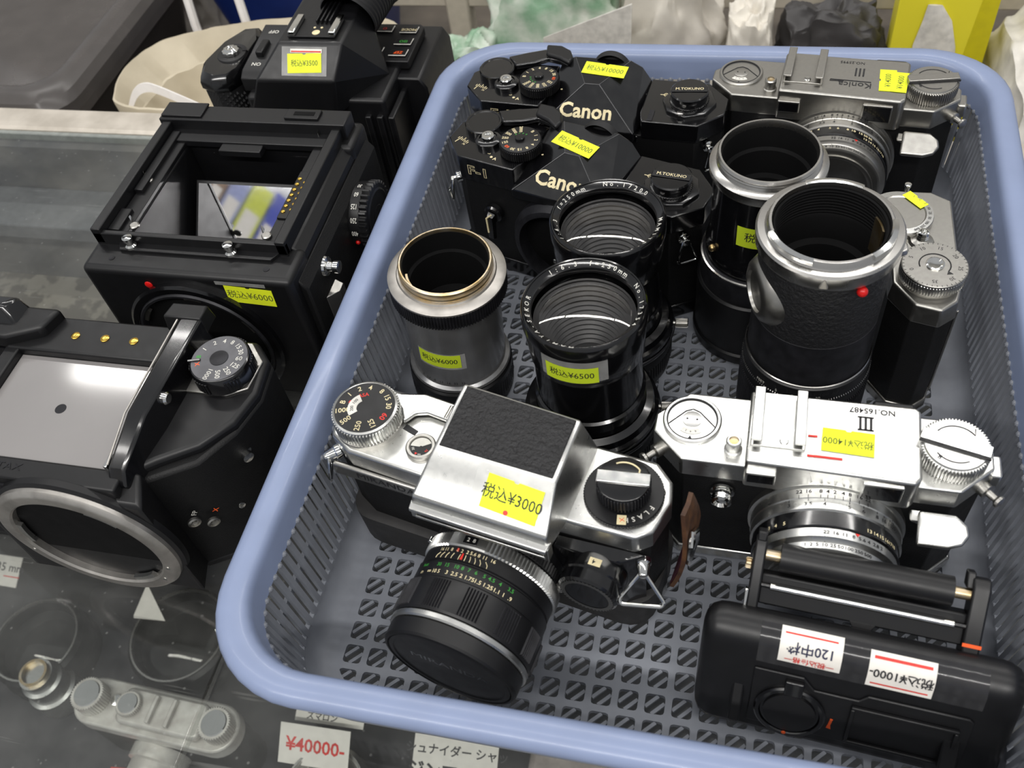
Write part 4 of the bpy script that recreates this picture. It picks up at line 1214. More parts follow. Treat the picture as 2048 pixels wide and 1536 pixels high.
# leather ear with maroon lining on the right
g = G()
rings = []
for i in range(9):
    u = i / 8
    z = 3.2 + 4.9 * u
    wd = 0.95 * math.cos(u * 1.25) + 0.1
    bx = 7.7 + 0.55 * math.sin(u * 2.6) * (1 - 0.4 * u)
    rings.append([(bx, -wd, z), (bx + 0.18, -wd, z), (bx + 0.22, 0.2, z), (bx + 0.18, wd + 0.3, z), (bx, wd + 0.3, z), (bx + 0.04, 0.2, z)])
g.loft(rings)
ear = g.obj('case_ear', 'tan_leather', c, recalc=True)
g = G()
g.loft([[(p[0][0] - 0.03, p[0][1] + 0.1, p[0][2]), (p[0][0] - 0.01, p[0][1] + 0.1, p[0][2]), (p[4][0] - 0.01, p[4][1] - 0.1, p[4][2]), (p[4][0] - 0.03, p[4][1] - 0.1, p[4][2])] for p in rings[:-1]])
g.obj('ear_lining', 'maroon', ear, recalc=True)
bk_ = G(T(8.35, -0.4, 6.0)).tube([(0, -0.3, -0.9), (0.1, -0.45, -0.2), (0.1, -0.35, 0.6), (0.05, 0, 1.0), (0.1, 0.4, 0.6), (0.1, 0.45, -0.2), (0, 0.3, -0.9), (0, 0, -1.1)], 0.12, 8, closed=True).obj('ear_buckle', 'bright', ear)
G(T(8.4, -0.3, 6.0)).lathe([(0.22, -0.05), (0.22, 0.05), (0.05, 0.1)], 14, SIDE).obj('ear_stud', 'bright', ear)
# prism
P_ = [(-1.85, 1.55, 10.05), (3.35, 1.3, 10.05), (3.4, -1.6, 9.92), (-1.75, -1.6, 9.92)]
G().hull(P_ + [(-2.15, -3.35, 8.75), (3.6, -3.35, 8.75), (-2.2, -3.45, 8.35), (3.65, -3.45, 8.35), (-2.15, -3.2, 7.75), (3.6, -3.2, 7.75), (-2.3, 1.85, 7.6), (3.75, 1.85, 7.6), (-2.3, -1.5, 7.5), (3.75, -1.5, 7.5)]).obj('prism_housing', 'chrome', c, bevel=0.1, seg=3)
pm = [Vector(p) for p in P_]
g = G()
ctr = sum(pm, Vector()) / 4
g.hull([tuple(ctr + (p - ctr) * 0.93 + Vector((0, 0, dz))) for p in pm for dz in (0.0, 0.07)])
g.obj('leather_panel', 'leather_grain', c, bevel=0.03)
fp = G().box(-2.0, 3.45, -3.55, -3.3, 7.65, 8.2).obj('nose_panel', 'satin_black', c, bevel=0.04)
g = G()
for i in range(5):
    g.box(-1.85, 3.3, -3.58, -3.54, 7.71 + i * 0.095, 7.75 + i * 0.095)
g.obj('nose_ribs', 'grey_black', fp)
G().hull([(-2.25, -3.3, 8.2), (3.7, -3.3, 8.2), (-2.2, -3.75, 8.15), (3.65, -3.75, 8.15), (-2.25, -3.3, 8.35), (3.7, -3.3, 8.35), (-2.2, -3.7, 8.3), (3.65, -3.7, 8.3)]).obj('nose_lip', 'chrome', c, bevel=0.04)
G().box(-2.25, -2.02, -3.6, -3.2, 7.5, 8.25).box(3.47, 3.7, -3.6, -3.2, 7.4, 8.25).box(-2.1, 3.55, -3.62, -3.3, 7.5, 7.66).obj('nose_frame', 'chrome', c, bevel=0.03)
# slope of the prism front, with clear tape and yellow sticker
a_ = math.degrees(math.atan2(9.92 - 8.75, 1.75))
SL = T(0.8, -2.46, 9.35) @ RXm(a_)
G(SL @ T(0.75, 0, 0)).box(-1.3, 1.85, -0.95, 1.0, 0.0, 0.012).obj('clear_tape', 'tape', c, smooth=0)
sticker(c, SL @ T(1.1, -0.05, 0.02) @ RZ(-3), 2.35, 1.35, '税込¥3000', 'yellow', 'ink', size=0.62)
G(SL @ T(1.0, -0.62, 0.036)).prism(circ(0.1, 14), 0, 0.006).obj('red_print_dot', 'red', c, smooth=0)
# shutter dial
D = T(-6.1, -0.05, 7.6)
dl = G(D).gear(1.5, 1.42, 0.25, 1.0, 64, duty=0.5).obj('shutter_dial', 'chrome', c)
G(D).lathe([(1.45, 0), (1.5, 0.05), (1.5, 0.25), (1.3, 0.3)], 48).obj('dial_skirt', 'chrome_grey', dl)
G(D).lathe([(1.44, 0.98), (1.42, 1.06), (1.33, 1.1), (1.3, 1.07), (0.05, 1.07)], 56).obj('dial_rim', 'chrome', dl)
G(D).prism(circ(1.31, 48), 1.07, 1.085).obj('dial_face', 'satin_black', dl)
g, gr = G(D), G(D)
for s_, a in (('1', 157), ('2', 130), ('4', 104), ('8', 72), ('15', 48), ('30', 22), ('B', 183)):
    g.dtext(s_, 0.34, 1.04, a, 1.09, bold=0.01)
for s_, a in (('125', -42), ('250', -78), ('500', -118), ('1000', -152)):
    g.text(s_, 0.34, T(0.98 * math.cos(rad(a)), 0.98 * math.sin(rad(a)), 1.09) @ RZ(a + 180), 0.01)
gr.dtext('60', 0.36, 1.02, -10, 1.09, bold=0.02).dtext('ASA', 0.26, 0.66, 122, 1.09, bold=0.02).dtext('▼', 0.18, 0.72, 175, 1.09)
g.obj('dial_numerals', 'cream', dl, smooth=0)
gr.obj('dial_red_marks', 'red', dl, smooth=0)
G(D).lathe([(0.35, 1.088), (0.75, 1.088), (0.75, 1.094), (0.35, 1.094)], 12, closed=True, a0=135, a1=235).obj('film_speed_window', 'white_paint', dl, recalc=True)
g = G(D).dtext('100', 0.2, 0.55, 165, 1.1, bold=0.01).dtext('200', 0.2, 0.55, 205, 1.1, bold=0.01)
g.obj('film_speed_numerals', 'ink', dl, smooth=0)
# advance lever
lv = G(T(0, 0, 7.66)).prism([(-4.9, 0.75), (-4.5, 0.2), (-4.2, 0.75), (-3.7, 0.95), (-2.6, 0.85), (-2.2, 1.0), (-2.25, 1.45), (-2.7, 1.75), (-4.2, 1.85), (-5.2, 1.55), (-5.9, 1.5)], 0.1, 0.4).obj('advance_lever', 'chrome', c, bevel=0.1)
g = G(T(0, 0, 8.06))
for i in range(7):
    g.hull([(-2.9 + i * 0.1, 0.9, 0), (-2.84 + i * 0.1, 0.9, 0), (-2.9 + i * 0.1, 1.6, 0), (-2.84 + i * 0.1, 1.6, 0), (-2.87 + i * 0.1, 0.95, 0.05), (-2.87 + i * 0.1, 1.55, 0.05)])
g.obj('lever_ribs', 'chrome_grey', lv)
G(T(-4.15, 0.1, 7.66) @ RZ(-15)).box(-0.35, 0.3, -0.13, 0.13, 0, 0.02).obj('lever_slot', 'engrave', c)
C_ = T(-3.3, -0.6, 7.66)
fc = G(C_).lathe([(0.66, 0), (0.66, 0.14), (0.6, 0.2), (0.5, 0.2), (0.48, 0.1), (0.05, 0.1)], 36).obj('frame_counter', 'chrome_grey', c)
G(C_).prism(circ(0.47, 28), 0.1, 0.11).obj('counter_disc', 'satin_black', fc)
G(C_).lathe([(0.05, 0.112), (0.46, 0.112), (0.46, 0.118), (0.05, 0.118)], 14, closed=True, a0=40, a1=190).obj('counter_blade', 'white_paint', fc, recalc=True)
G(C_).dtext('36', 0.16, 0.33, -20, 0.116).dtext('▲', 0.14, 0.38, -100, 0.116).obj('counter_red_marks', 'red', fc, smooth=0)
G(C_).dtext('30', 0.16, 0.33, 215, 0.116).dtext('ıııı', 0.16, 0.4, -75, 0.116).obj('counter_numerals', 'white_paint', fc, smooth=0)
# rewind knob
K = T(5.45, 0.05, 7.64)
fl_ = G(K).gear(1.6, 1.56, 0, 0.16, 80).lathe([(1.57, 0.15), (1.55, 0.2), (0.05, 0.2)], 56).obj('flash_selector', 'satin_black', c)
G(K @ T(0, 0, 0.206)).arctext('FLASH', 0.3, 1.3, -42, 0, 13, bold=0.012).obj('selector_lettering', 'white_paint', fl_, smooth=0)
G(K @ T(0, 0, 0.2) @ RZ(-75)).box(1.08, 1.5, -0.18, 0.18, 0, 0.01).obj('selector_mark', 'cream', fl_, smooth=0)
G(K @ T(0, 0, 0.213) @ RZ(-75)).text('X', 0.28, T(1.29, 0, 0) @ RZ(10)).obj('selector_x', 'orange', fl_, smooth=0)
kn = G(K).gear(1.08, 1.0, 0.35, 1.05, 50).obj('rewind_knob', 'grey_black', c)
G(K).lathe([(0.85, 0.2), (0.85, 0.4)], 32).obj('knob_stem', 'satin_black', kn)
G(K).lathe([(1.04, 1.03), (1.02, 1.1), (0.97, 1.12), (0.05, 1.12)], 48).obj('knob_face', 'gloss_black', kn)
G(K @ RZ(12)).box(-1.04, 1.04, -0.27, 0.27, 1.1, 1.24).obj('fold_out_crank', 'bright', kn, bevel=0.03)
g = G(K @ T(0, 0, 1.13))
g.tube([(0.75 * math.cos(rad(a)), 0.75 * math.sin(rad(a)), 0) for a in range(130, 45, -10)] + [(0.5, 0.42, 0)], 0.035, 6)
g.obj('rewind_arrow', 'cream', kn)
G(T(6.75, 0.55, 7.5)).ball(0.3, n=16).obj('end_button', 'chrome_grey', c)
# meter cylinder
A = T(5.0, -2.2, 5.0) @ FRONT
mt = G(A).lathe([(1.3, -0.1), (1.32, 0.0), (1.32, 0.55), (1.25, 0.62), (1.25, 1.1), (1.15, 1.2), (0.05, 1.2)], 48).obj('meter_coupler', 'gloss_black', c)
g = G(A)
nt_ = 44
vs, fs = [], []
for i in range(nt_ * 2):
    a = PI * i / nt_
    ro = 1.17 if i % 2 else 1.08
    vs += [(ro * math.cos(a), ro * math.sin(a), 1.215), (0.93 * math.cos(a), 0.93 * math.sin(a), 1.215)]
for i in range(nt_ * 2):
    j = (i + 1) % (nt_ * 2)
    fs.append((2 * i, 2 * j, 2 * j + 1, 2 * i + 1))
g.add(vs, fs)
g.obj('zigzag_ring', 'chrome_grey', mt, smooth=0)
cp = G(A @ RZ(90))
cp.box(1.318, 1.33, -0.35, 0.15, 0.15, 0.48)
cp.obj('speed_window', 'cream', mt)
G(A).ctext('1.4', 0.26, 1.335, 84, 0.31, bold=0.02).obj('window_numeral', 'ink', mt, smooth=0)
# strap lugs and rings
lg = G(T(6.75, -1.6, 5.75) @ RZ(20) @ FRONT).lathe([(0.34, -0.1), (0.34, 0.1), (0.28, 0.16), (0.2, 0.6), (0.16, 0.66), (0.05, 0.68)], 20).obj('strap_lug', 'bright', c)
strap_ring(lg, T(6.92, -2.15, 5.72) @ RZ(15) @ FRONT @ RXm(-48), wd=0.85, ht=1.05, r=0.085)
lg = G(T(-7.3, -1.35, 6.6) @ RZ(-40) @ FRONT).lathe([(0.34, -0.1), (0.34, 0.1), (0.28, 0.16), (0.2, 0.6), (0.16, 0.66), (0.05, 0.68)], 20).obj('strap_lug', 'bright', c)
strap_ring(lg, T(-7.55, -1.75, 6.6) @ RZ(-60) @ FRONT @ RXm(-10), wd=0.5, ht=1.0, r=0.08)
# lens
A = T(0.72, -1.8, 3.95) @ FRONT @ T(0, 0, 0.65) @ Matrix.Diagonal((0.955, 0.955, 0.885, 1))
ln = G(A).lathe([(2.95, -1.0), (2.95, 0.3), (2.7, 0.4), (2.7, 0.9)], 72).obj('lens_mount', 'satin_black', c)
G(A).gear(3.0, 2.94, 0.2, 0.75, 100, duty=0.5).obj('preview_ring', 'satin_black', ln)
g = G(A)
rg = []
for z, d in ((0.85, 0.06), (0.92, 0), (1.52, 0), (1.6, 0.06)):
    ring_ = []
    for i in range(220):
        a = 2 * PI * i / 220
        deg = math.degrees(a)
        smooth_zone = 84 < deg < 118
        r_ = 3.13 - (0.0 if (i % 2 == 0 or smooth_zone) else 0.07) - d
        ring_.append((r_ * math.cos(a), r_ * math.sin(a), z))
    rg.append(ring_)
g.loft(rg)
ar = g.obj('aperture_ring', 'chrome', ln)
wn = G(A @ RZ(99)).box(3.1, 3.14, -0.32, 0.32, 1.05, 1.42).obj('aperture_window', 'gloss_black', ar)
G(A).ctext('2', 0.27, 3.15, 101, 1.24, flip=True, bold=0.01).ctext('8', 0.27, 3.15, 96, 1.24, flip=True).obj('aperture_numerals', 'white_paint', ar, smooth=0)
G(A).lathe([(2.9, 1.55), (3.02, 1.6), (3.02, 2.25), (2.95, 2.3), (2.95, 2.36), (3.0, 2.4), (3.06, 2.45), (3.06, 3.2), (3.0, 3.25)], 80).obj('scale_barrel', 'satin_black', ln)
g, gr, gg, gc = G(A), G(A), G(A), G(A)
for i, s_ in enumerate(('16', '11', '8', '4')):
    g.ctext(s_, 0.24, 3.03, 124 - i * 5.5, 1.8, flip=True, bold=0.01)
for i, s_ in enumerate(('2', '2', '5.6', '8', '11', '16')):
    g.ctext(s_, 0.24, 3.03, (103, 98, 93, 88, 83, 76)[i], 1.8, flip=True, bold=0.01)
for a in (124, 119, 114, 109, 103, 98, 94, 90, 86, 81):
    g.tube([(3.03 * math.cos(rad(a)), 3.03 * math.sin(rad(a)), 1.96), (3.03 * math.cos(rad(a - (100 - a) * 0.12)), 3.03 * math.sin(rad(a - (100 - a) * 0.12)), 2.1),
            (3.03 * math.cos(rad(a - (100 - a) * 0.14)), 3.03 * math.sin(rad(a - (100 - a) * 0.14)), 2.24)], 0.018, 4)
gr.ctext('R', 0.24, 3.035, 107, 1.78, flip=True, bold=0.02)
gr.prism([(-0.06, 0.12), (0.06, 0.12), (0.03, -0.2), (-0.03, -0.2)], 0, 0.012, RZ(101) @ T(3.03, 0, 2.1) @ SIDE)
for s_, a in (('feet', 135), ('30', 118), ('15', 110), ('10', 101), ('8', 95.5), ('7', 90), ('6', 84), ('5', 77), ('4.5', 71), ('4', 63.5), ('3.5', 54)):
    gg.ctext(s_, 0.25, 3.065, a, 2.62, flip=True, bold=0.012)
for s_, a in (('m', 136), ('∞', 126), ('10', 120), ('5', 115), ('3', 107), ('2.5', 100), ('2', 94), ('1.75', 87), ('1.5', 80), ('1.25', 71.5), ('1.1', 64), ('1', 58), ('.9', 52)):
    gc.ctext(s_, 0.27, 3.065, a, 2.98, flip=True, bold=0.012)
g.obj('depth_scale', 'cream', ln, smooth=0)
gr.obj('focus_index', 'red', ln, smooth=0)
gg.obj('feet_numerals', 'green_paint', ln, smooth=0)
gc.obj('metre_numerals', 'cream', ln, smooth=0)
# focusing grip: smooth lands with ribbed bands
fr_ = G(A).lathe([(3.0, 3.2), (3.14, 3.26), (3.16, 3.35), (3.16, 4.75), (3.1, 4.85), (2.9, 4.9)], 96).obj('focus_ring', 'plastic_black', ln)
for a0_ in (137, 107, 77, 47, 17, 167, -13):
    g = G(A)
    for q in range(7):
        g.hull([(3.13, -0.05, 3.35), (3.13, 0.05, 3.35), (3.24, 0, 3.4), (3.13, -0.05, 4.75), (3.13, 0.05, 4.75), (3.24, 0, 4.7)], RZ(a0_ - 8 + q * 2.4))
    g.obj('rib_band', 'grey_black', fr_)
G(A).lathe([(2.95, 4.85), (3.1, 4.9), (3.14, 4.95), (3.14, 5.15), (3.08, 5.22), (2.95, 5.25)], 96).obj('chrome_band', 'chrome', ln)
G(A).lathe([(2.9, 5.2), (3.04, 5.28), (3.02, 5.95), (2.95, 6.05), (2.85, 6.08), (2.8, 5.95), (2.75, 5.9)], 80).obj('front_barrel', 'satin_black', ln)
cpn = G(A).lathe([(2.8, 5.6), (2.82, 5.98), (2.78, 6.04), (2.6, 6.05), (2.55, 6.0), (0.05, 6.0)], 64).obj('lens_cap', 'plastic_black', ln)
G(A @ T(0, 0.2, 6.005)).text('MIRANDA', 0.62, sx=1.3).obj('cap_lettering', 'gloss_black', cpn, smooth=0)
G(A @ RZ(150) @ T(2.9, 0, 0.95)).box(-0.1, 0.35, -0.12, 0.12, 0, 0.3).obj('aperture_tab', 'bright', ln, bevel=0.03)
G(A @ RZ(5) @ T(3.0, 0, 0.7) @ Matrix.Rotation(PI / 2, 4, 'Y')).lathe([(0.25, -0.2), (0.25, 0.2), (0.18, 0.25), (0.18, 0.5), (0.26, 0.55), (0.26, 0.8), (0.05, 0.82)], 18).obj('lens_release', 'chrome_grey', ln)

# ================================================================== ROLL-FILM HOLDER, front right
c = thing('film_holder', 'black 120 roll-film holder with two white paper price labels at front right', 'film holder', (5.55, 13.3, FZ + 0.46), -4.5, tilt=RXm(-20))
# slab cross-section (y back, z up) extruded along x
pr = [(0.0, 0.35), (0.1, 0.1), (0.35, 0.0), (1.3, 0.0), (1.6, 0.3), (1.6, 5.0), (1.5, 5.3), (1.25, 5.48)]
for i in range(7):
    a = rad(90 + 90 * i / 6)
    pr.append((1.0 + 1.0 * math.cos(a), 4.5 + 1.0 * math.sin(a)))
YZ = Matrix(((0, 0, 1, 0), (1, 0, 0, 0), (0, 1, 0, 0), (0, 0, 0, 1)))      # local x,y,z -> y,z,x


def slab_ring(x, k):
    cy_, cz_ = 0.8, 2.9
    return [(x, cy_ + (y - cy_) * k, cz_ + (z - cz_) * (1 - (1 - k) * 0.45)) for y, z in pr]


G().loft([slab_ring(-5.75, 0.35), slab_ring(-5.68, 0.62), slab_ring(-5.5, 0.85), slab_ring(-5.2, 0.97), slab_ring(-4.9, 1.0), slab_ring(4.9, 1.0), slab_ring(5.2, 0.97), slab_ring(5.5, 0.85), slab_ring(5.68, 0.62), slab_ring(5.75, 0.35)]).obj('back_cover', 'plastic_black', c, recalc=True, smooth=50)
# raised panel and its recesses
G().prism([(-3.6, 0.7), (4.3, 0.7), (4.3, 3.35), (4.1, 3.5), (0.6, 3.5), (0.3, 3.15), (-0.4, 3.15), (-1.3, 3.15), (-1.75, 3.7), (-3.6, 3.7)], -0.02, 0.1, FRONT).obj('raised_panel', 'plastic_black', c, bevel=0.05)
wnd = G(T(0, -0.1, 0) @ FRONT)
for x0_, x1_, z0_, z1_ in ((0.1, 3.9, 0.85, 1.0), (0.1, 3.9, 2.75, 2.9), (0.1, 0.25, 1.0, 2.75), (3.75, 3.9, 1.0, 2.75)):
    wnd.box(x0_, x1_, z0_, z1_, 0, 0.16)
wnd.obj('memo_frame', 'plastic_black', c, bevel=0.04)
G(T(0, -0.1, 0) @ FRONT).box(0.25, 3.75, 1.0, 2.75, 0, 0.02).obj('memo_window', 'satin_black', c)
HT = T(-2.05, -0.1, 1.75) @ FRONT
ht = G(HT).lathe([(1.35, -0.02), (1.35, 0.1), (1.28, 0.16), (1.15, 0.16), (1.1, 0.08), (0.05, 0.08)], 48).obj('wind_key', 'gloss_black', c)
G(HT).lathe([(1.0, 0.08), (1.0, 0.16), (0.95, 0.18), (0.05, 0.18)], 40).obj('key_face', 'plastic_black', ht)
G(HT).box(-0.35, 0.35, 1.0, 1.75, -0.02, 0.2).obj('key_tongue', 'gloss_black', ht, bevel=0.06)
G(HT @ T(-0.05, -1.1, 0.19)).ball(0.09, sz=0.4).obj('orange_dot', 'orange', ht)
G(HT @ T(1.55, -0.15, 0.0) @ RZ(-8)).prism([(-0.06, -0.3), (0.12, -0.3), (0.05, -0.1), (0.05, 0.25), (-0.05, 0.25), (-0.05, -0.1)], 0, 0.02).obj('orange_index', 'orange', c, smooth=0)
# film insert standing up behind the cover: cheeks, roller, rod and bridges in a slightly back-tilted frame
IM = T(0, 1.3, 4.55) @ RXm(-24)
for s_ in (-1, 1):
    x_ = 3.45 if s_ > 0 else -4.3
    wd_ = 0.62 if s_ > 0 else 0.45
    ck = G(IM).prism([(-0.35, -4.0), (0.35, -4.0), (0.6, -3.5), (0.62, 3.1), (0.45, 3.5), (-0.1, 3.55), (-0.3, 3.2), (-0.35, 0.6)], x_, x_ + wd_, YZ).obj('insert_cheek', 'satin_black', c, bevel=0.08)
    if s_ > 0:
        G(IM).box(x_ - 0.01, x_ + wd_ + 0.015, -0.37, -0.34, 1.0, 1.13).obj('orange_line', 'orange', ck)
        G(IM).prism([(-0.1, 3.1), (0.5, 3.1), (0.5, 3.7), (0.05, 3.7)], x_ - 0.2, x_ + 0.1, YZ).obj('cheek_ear', 'satin_black', ck, bevel=0.06)
    else:
        G(IM).box(x_ + 0.05, x_ + 0.4, -0.2, 0.4, 3.4, 3.8).obj('cheek_ear', 'satin_black', ck, bevel=0.06)
        G(IM).box(x_ - 0.1, x_ + 0.02, -0.4, -0.1, 0.6, 1.5).obj('spring_clip', 'bright', ck, bevel=0.03)
        G(IM @ T(x_, 0, 2.4) @ Matrix.Rotation(-PI / 2, 4, 'Y')).gear(0.22, 0.18, 0, 0.25, 14).obj('brass_screw', 'brass', ck)
        G(IM).box(x_ - 0.45, x_, -0.3, 0.1, 0.1, 0.4).obj('cream_stop', 'cream', ck, bevel=0.04)
AX = Matrix.Rotation(PI / 2, 4, 'Y')
ro = G(IM @ T(-3.3, 0.05, 2.85) @ AX).lathe([(0.3, -0.02), (0.56, 0), (0.56, 6.15), (0.3, 6.17)], 40).obj('film_roller', 'satin_black', c)
G(IM @ T(-3.9, 0.05, 2.85) @ AX).lathe([(0.22, 0), (0.22, 7.4)], 24).obj('roller_axle', 'brass', ro)
rd = G(IM @ T(-3.45, -0.25, 1.72) @ AX).lathe([(0.06, -0.1), (0.14, -0.05), (0.14, 6.5), (0.06, 6.55)], 20).obj('guide_rod', 'bright', c)
G(IM @ T(-3.85, -0.25, 1.72) @ AX).lathe([(0.09, 0), (0.09, 7.3)], 12).obj('rod_pin', 'gloss_black', rd)
G(IM).box(-3.9, 3.5, -0.1, 0.5, 0.9, 2.15).obj('pressure_bridge', 'satin_black', c, bevel=0.08)
G(IM).box(-3.9, 3.5, 0.1, 0.45, -0.3, 0.25).obj('film_gate_edge', 'satin_black', c, bevel=0.06)
g = G(IM)
for x_ in (-1.8, 1.6):
    g.hull([(x_ - 0.12, 0.2, 0.2), (x_ + 0.12, 0.2, 0.2), (x_, 0.0, 0.3), (x_, 0.2, 0.75)])
g.obj('gate_teeth', 'satin_black', c)
G(IM).hull([(-0.5, -0.1, 1.0), (0.5, -0.1, 1.0), (-0.3, -0.1, 0.65), (0.3, -0.1, 0.65), (-0.5, 0.1, 1.0), (0.5, 0.1, 1.0), (-0.3, 0.1, 0.65), (0.3, 0.1, 0.65)]).obj('centre_tab', 'satin_black', c, bevel=0.03)


def slab_patch(x0_, x1_, s0, s1):
    """sheet wrapped over the rounded top-front edge; s runs up the face in cm"""
    def fn(u, v, h):
        x = x0_ + (x1_ - x0_) * u
        s_ = s0 + (s1 - s0) * v
        if s_ <= 4.5:
            return (x, -h, s_)
        a = min((s_ - 4.5) / 1.0, PI / 2)
        return (x, 1.0 - (1.0 + h) * math.cos(a), 4.5 + (1.0 + h) * math.sin(a))
    return fn


def slab_print(parent, name, mcol, items):
    g = G()
    for kind, x_, s_, a_, b_ in items:
        if kind == 'line':
            fn = slab_patch(x_ - a_ / 2, x_ + a_ / 2, s_ - b_ / 2, s_ + b_ / 2)
            g.patch(lambda u, v, h: fn(u, v, h + 0.022), 2, 2, 0.006)
        else:
            vs, fs = glyphs(kind, a_, b_)
            fn = slab_patch(0, 1, 0, 1)
            out = []
            for X, Y, _ in vs:
                out.append(slab_patch(x_ - X, x_ - X + 1, s_ - Y, s_ - Y + 1)(0, 0, 0.055))
            g.add(out, fs)
    g.obj(name, mcol, parent, smooth=0)


tp_ = G().patch(lambda u, v, h: slab_patch(-3.6, 4.4, 4.0, 5.75)(u, v, h), 4, 10, 0.01).obj('clear_tape', 'tape2', c)
l1 = G().patch(lambda u, v, h: slab_patch(-2.85, -0.6, 4.3, 5.75)(u, v, h + 0.01), 4, 12, 0.012).obj('price_sticker', 'paper_white', c)
slab_print(l1, 'red_print', 'red', [('line', -1.75, 5.5, 1.9, 0.06), ('一税込価格一', -1.72, 4.52, 0.3, 0.012)])
slab_print(l1, 'handwriting', 'ink_blue', [('120中枠', -1.72, 5.02, 0.5, 0.014)])
l2 = G().patch(lambda u, v, h: slab_patch(0.35, 2.65, 4.05, 5.55)(u, v, h + 0.01), 4, 12, 0.012).obj('price_sticker', 'paper_white', c)
slab_print(l2, 'red_print', 'red', [('line', 1.5, 5.32, 2.0, 0.11), ('line', 1.5, 4.22, 2.0, 0.07)])
slab_print(l2, 'price_print', 'ink', [('税込¥1000-', 1.5, 4.75, 0.46, 0.014)])

# ================================================================== MEDIUM-FORMAT CAMERAS ON THE GLASS
# ---- middle one: box body without finder, mirror showing
ox, oy = -26.5, 34.2
c = thing('medium_format_camera', 'black box camera without its finder, mirror exposed and ¥6000 sticker on front', 'camera', (ox, oy, 0.0))
W = T(-ox, -oy, 0)
XL, XR, YF, YB = -32.5, -20.9, 28.3, 40.6
# body as four walls round the mirror well
WX0, WX1, WY0, WY1 = -30.7, -22.9, 30.8, 38.2
G(W).box(XL, XR, YF, WY0, 0, 9.2).obj('front_standard', 'satin_black', c, bevel=0.35, seg=4)
G(W).box(XL, XR, WY1, YB, 0, 9.4).obj('rear_wall', 'satin_black', c, bevel=0.3, seg=3)
G(W).box(XL, WX0, WY0 - 0.3, WY1 + 0.3, 0, 9.3).obj('left_wall', 'satin_black', c, bevel=0.15)
G(W).prism([(WX1, 0.0), (XR, 0.0), (XR, 8.2), (XR - 0.15, 8.9), (XR - 0.6, 9.35), (WX1, 9.35)], WY0 - 0.3, WY1 + 0.3, Matrix(((1, 0, 0, 0), (0, 0, 1, 0), (0, 1, 0, 0), (0, 0, 0, 1)))).obj('right_wall', 'satin_black', c, bevel=0.1)
G(W).box(WX0 - 0.1, WX1 + 0.1, WY0 - 0.1, WY1 + 0.1, 0.05, 1.0).obj('well_floor', 'matte_black', c)
G(W).prism([(-20.95, 0.2), (-20.5, 0.6), (-20.5, 8.0), (-20.95, 8.6)], 29.0, 40.2, Matrix(((1, 0, 0, 0), (0, 0, 1, 0), (0, 1, 0, 0), (0, 0, 0, 1)))).obj('side_panel', 'leather', c, bevel=0.12)
# finder seat frame
for nm, b_ in (('seat_rail', (-32.3, -31.75, 30.05, 39.9, 9.25, 10.2)), ('seat_rail', (-22.1, -21.55, 30.05, 39.9, 9.25, 10.1)),
               ('seat_rail', (-32.3, -21.55, 30.05, 30.35, 9.1, 9.95)), ('seat_rail', (-32.5, -21.3, 38.9, 40.2, 9.3, 10.35))):
    G(W).box(*b_).obj(nm, 'plastic_black', c, bevel=0.06)
G(W).box(-31.7, -30.7, 30.4, 38.9, 9.3, 9.55).box(-31.7, -31.2, 33.6, 38.6, 9.5, 9.8).box(-31.75, -31.1, 30.6, 32.2, 9.5, 9.75).obj('left_track', 'plastic_black', c, bevel=0.04)
G(W).box(-23.0, -22.15, 30.4, 38.9, 9.3, 9.5).obj('right_track', 'plastic_black', c, bevel=0.04)
G(W).box(-31.8, -22.0, 37.9, 38.95, 9.3, 9.7).box(-28.4, -25.9, 37.3, 38.0, 9.2, 9.6).obj('rear_track', 'plastic_black', c, bevel=0.05)
G(W).box(-24.9, -22.9, 39.2, 40.0, 10.34, 10.5).obj('latch_plate', 'plastic_black', c, bevel=0.04)
G(W).box(-24.4, -23.2, 39.45, 39.75, 10.5, 10.52).obj('latch_slot', 'matte_black', c)
G(W).box(-32.4, -29.9, 39.1, 40.3, 10.34, 10.48).obj('hinge_plate', 'plastic_black', c, bevel=0.04)
for px, py in ((-31.4, 34.6), (-22.6, 38.5), (-23.0, 31.0), (-30.5, 31.1)):
    sc = G(W @ T(px, py, 9.55)).lathe([(0.26, 0), (0.26, 0.08), (0.2, 0.13), (0.05, 0.13)], 20).obj('spring_screw', 'chrome_grey', c)
    G(W @ T(px - 0.35, py + 0.25, 9.5)).hull([(0, 0, 0), (0.07, 0, 0), (0, 0.3, 0), (0.05, 0, 0.45), (0, 0.2, 0.4)]).obj('spring_clip', 'bright', sc)
# gold contacts
ct = G(W).box(-22.95, -22.15, 32.3, 35.9, 9.5, 9.62).obj('contact_block', 'satin_black', c, bevel=0.03)
for i in range(7):
    for q in range(2):
        if i == 6 and q == 1:
            continue
        G(W @ T(-22.75 + q * 0.4, 32.75 + i * 0.42 + q * 0.15, 9.62)).lathe([(0.11, 0), (0.11, 0.06), (0.05, 0.09)], 12).obj('gold_contact', 'gold', ct)
# mirror
a_ = 45
mm = W @ T(-26.75, 34.3, 5.3) @ RXm(a_)
G(mm).box(-3.5, 3.5, -3.55, 3.6, -0.25, 0).obj('mirror_carrier', 'satin_black', c, bevel=0.05)
G(mm).box(-3.3, 3.3, -3.35, 3.4, 0.001, 0.06).obj('reflex_mirror', 'mirror', c)
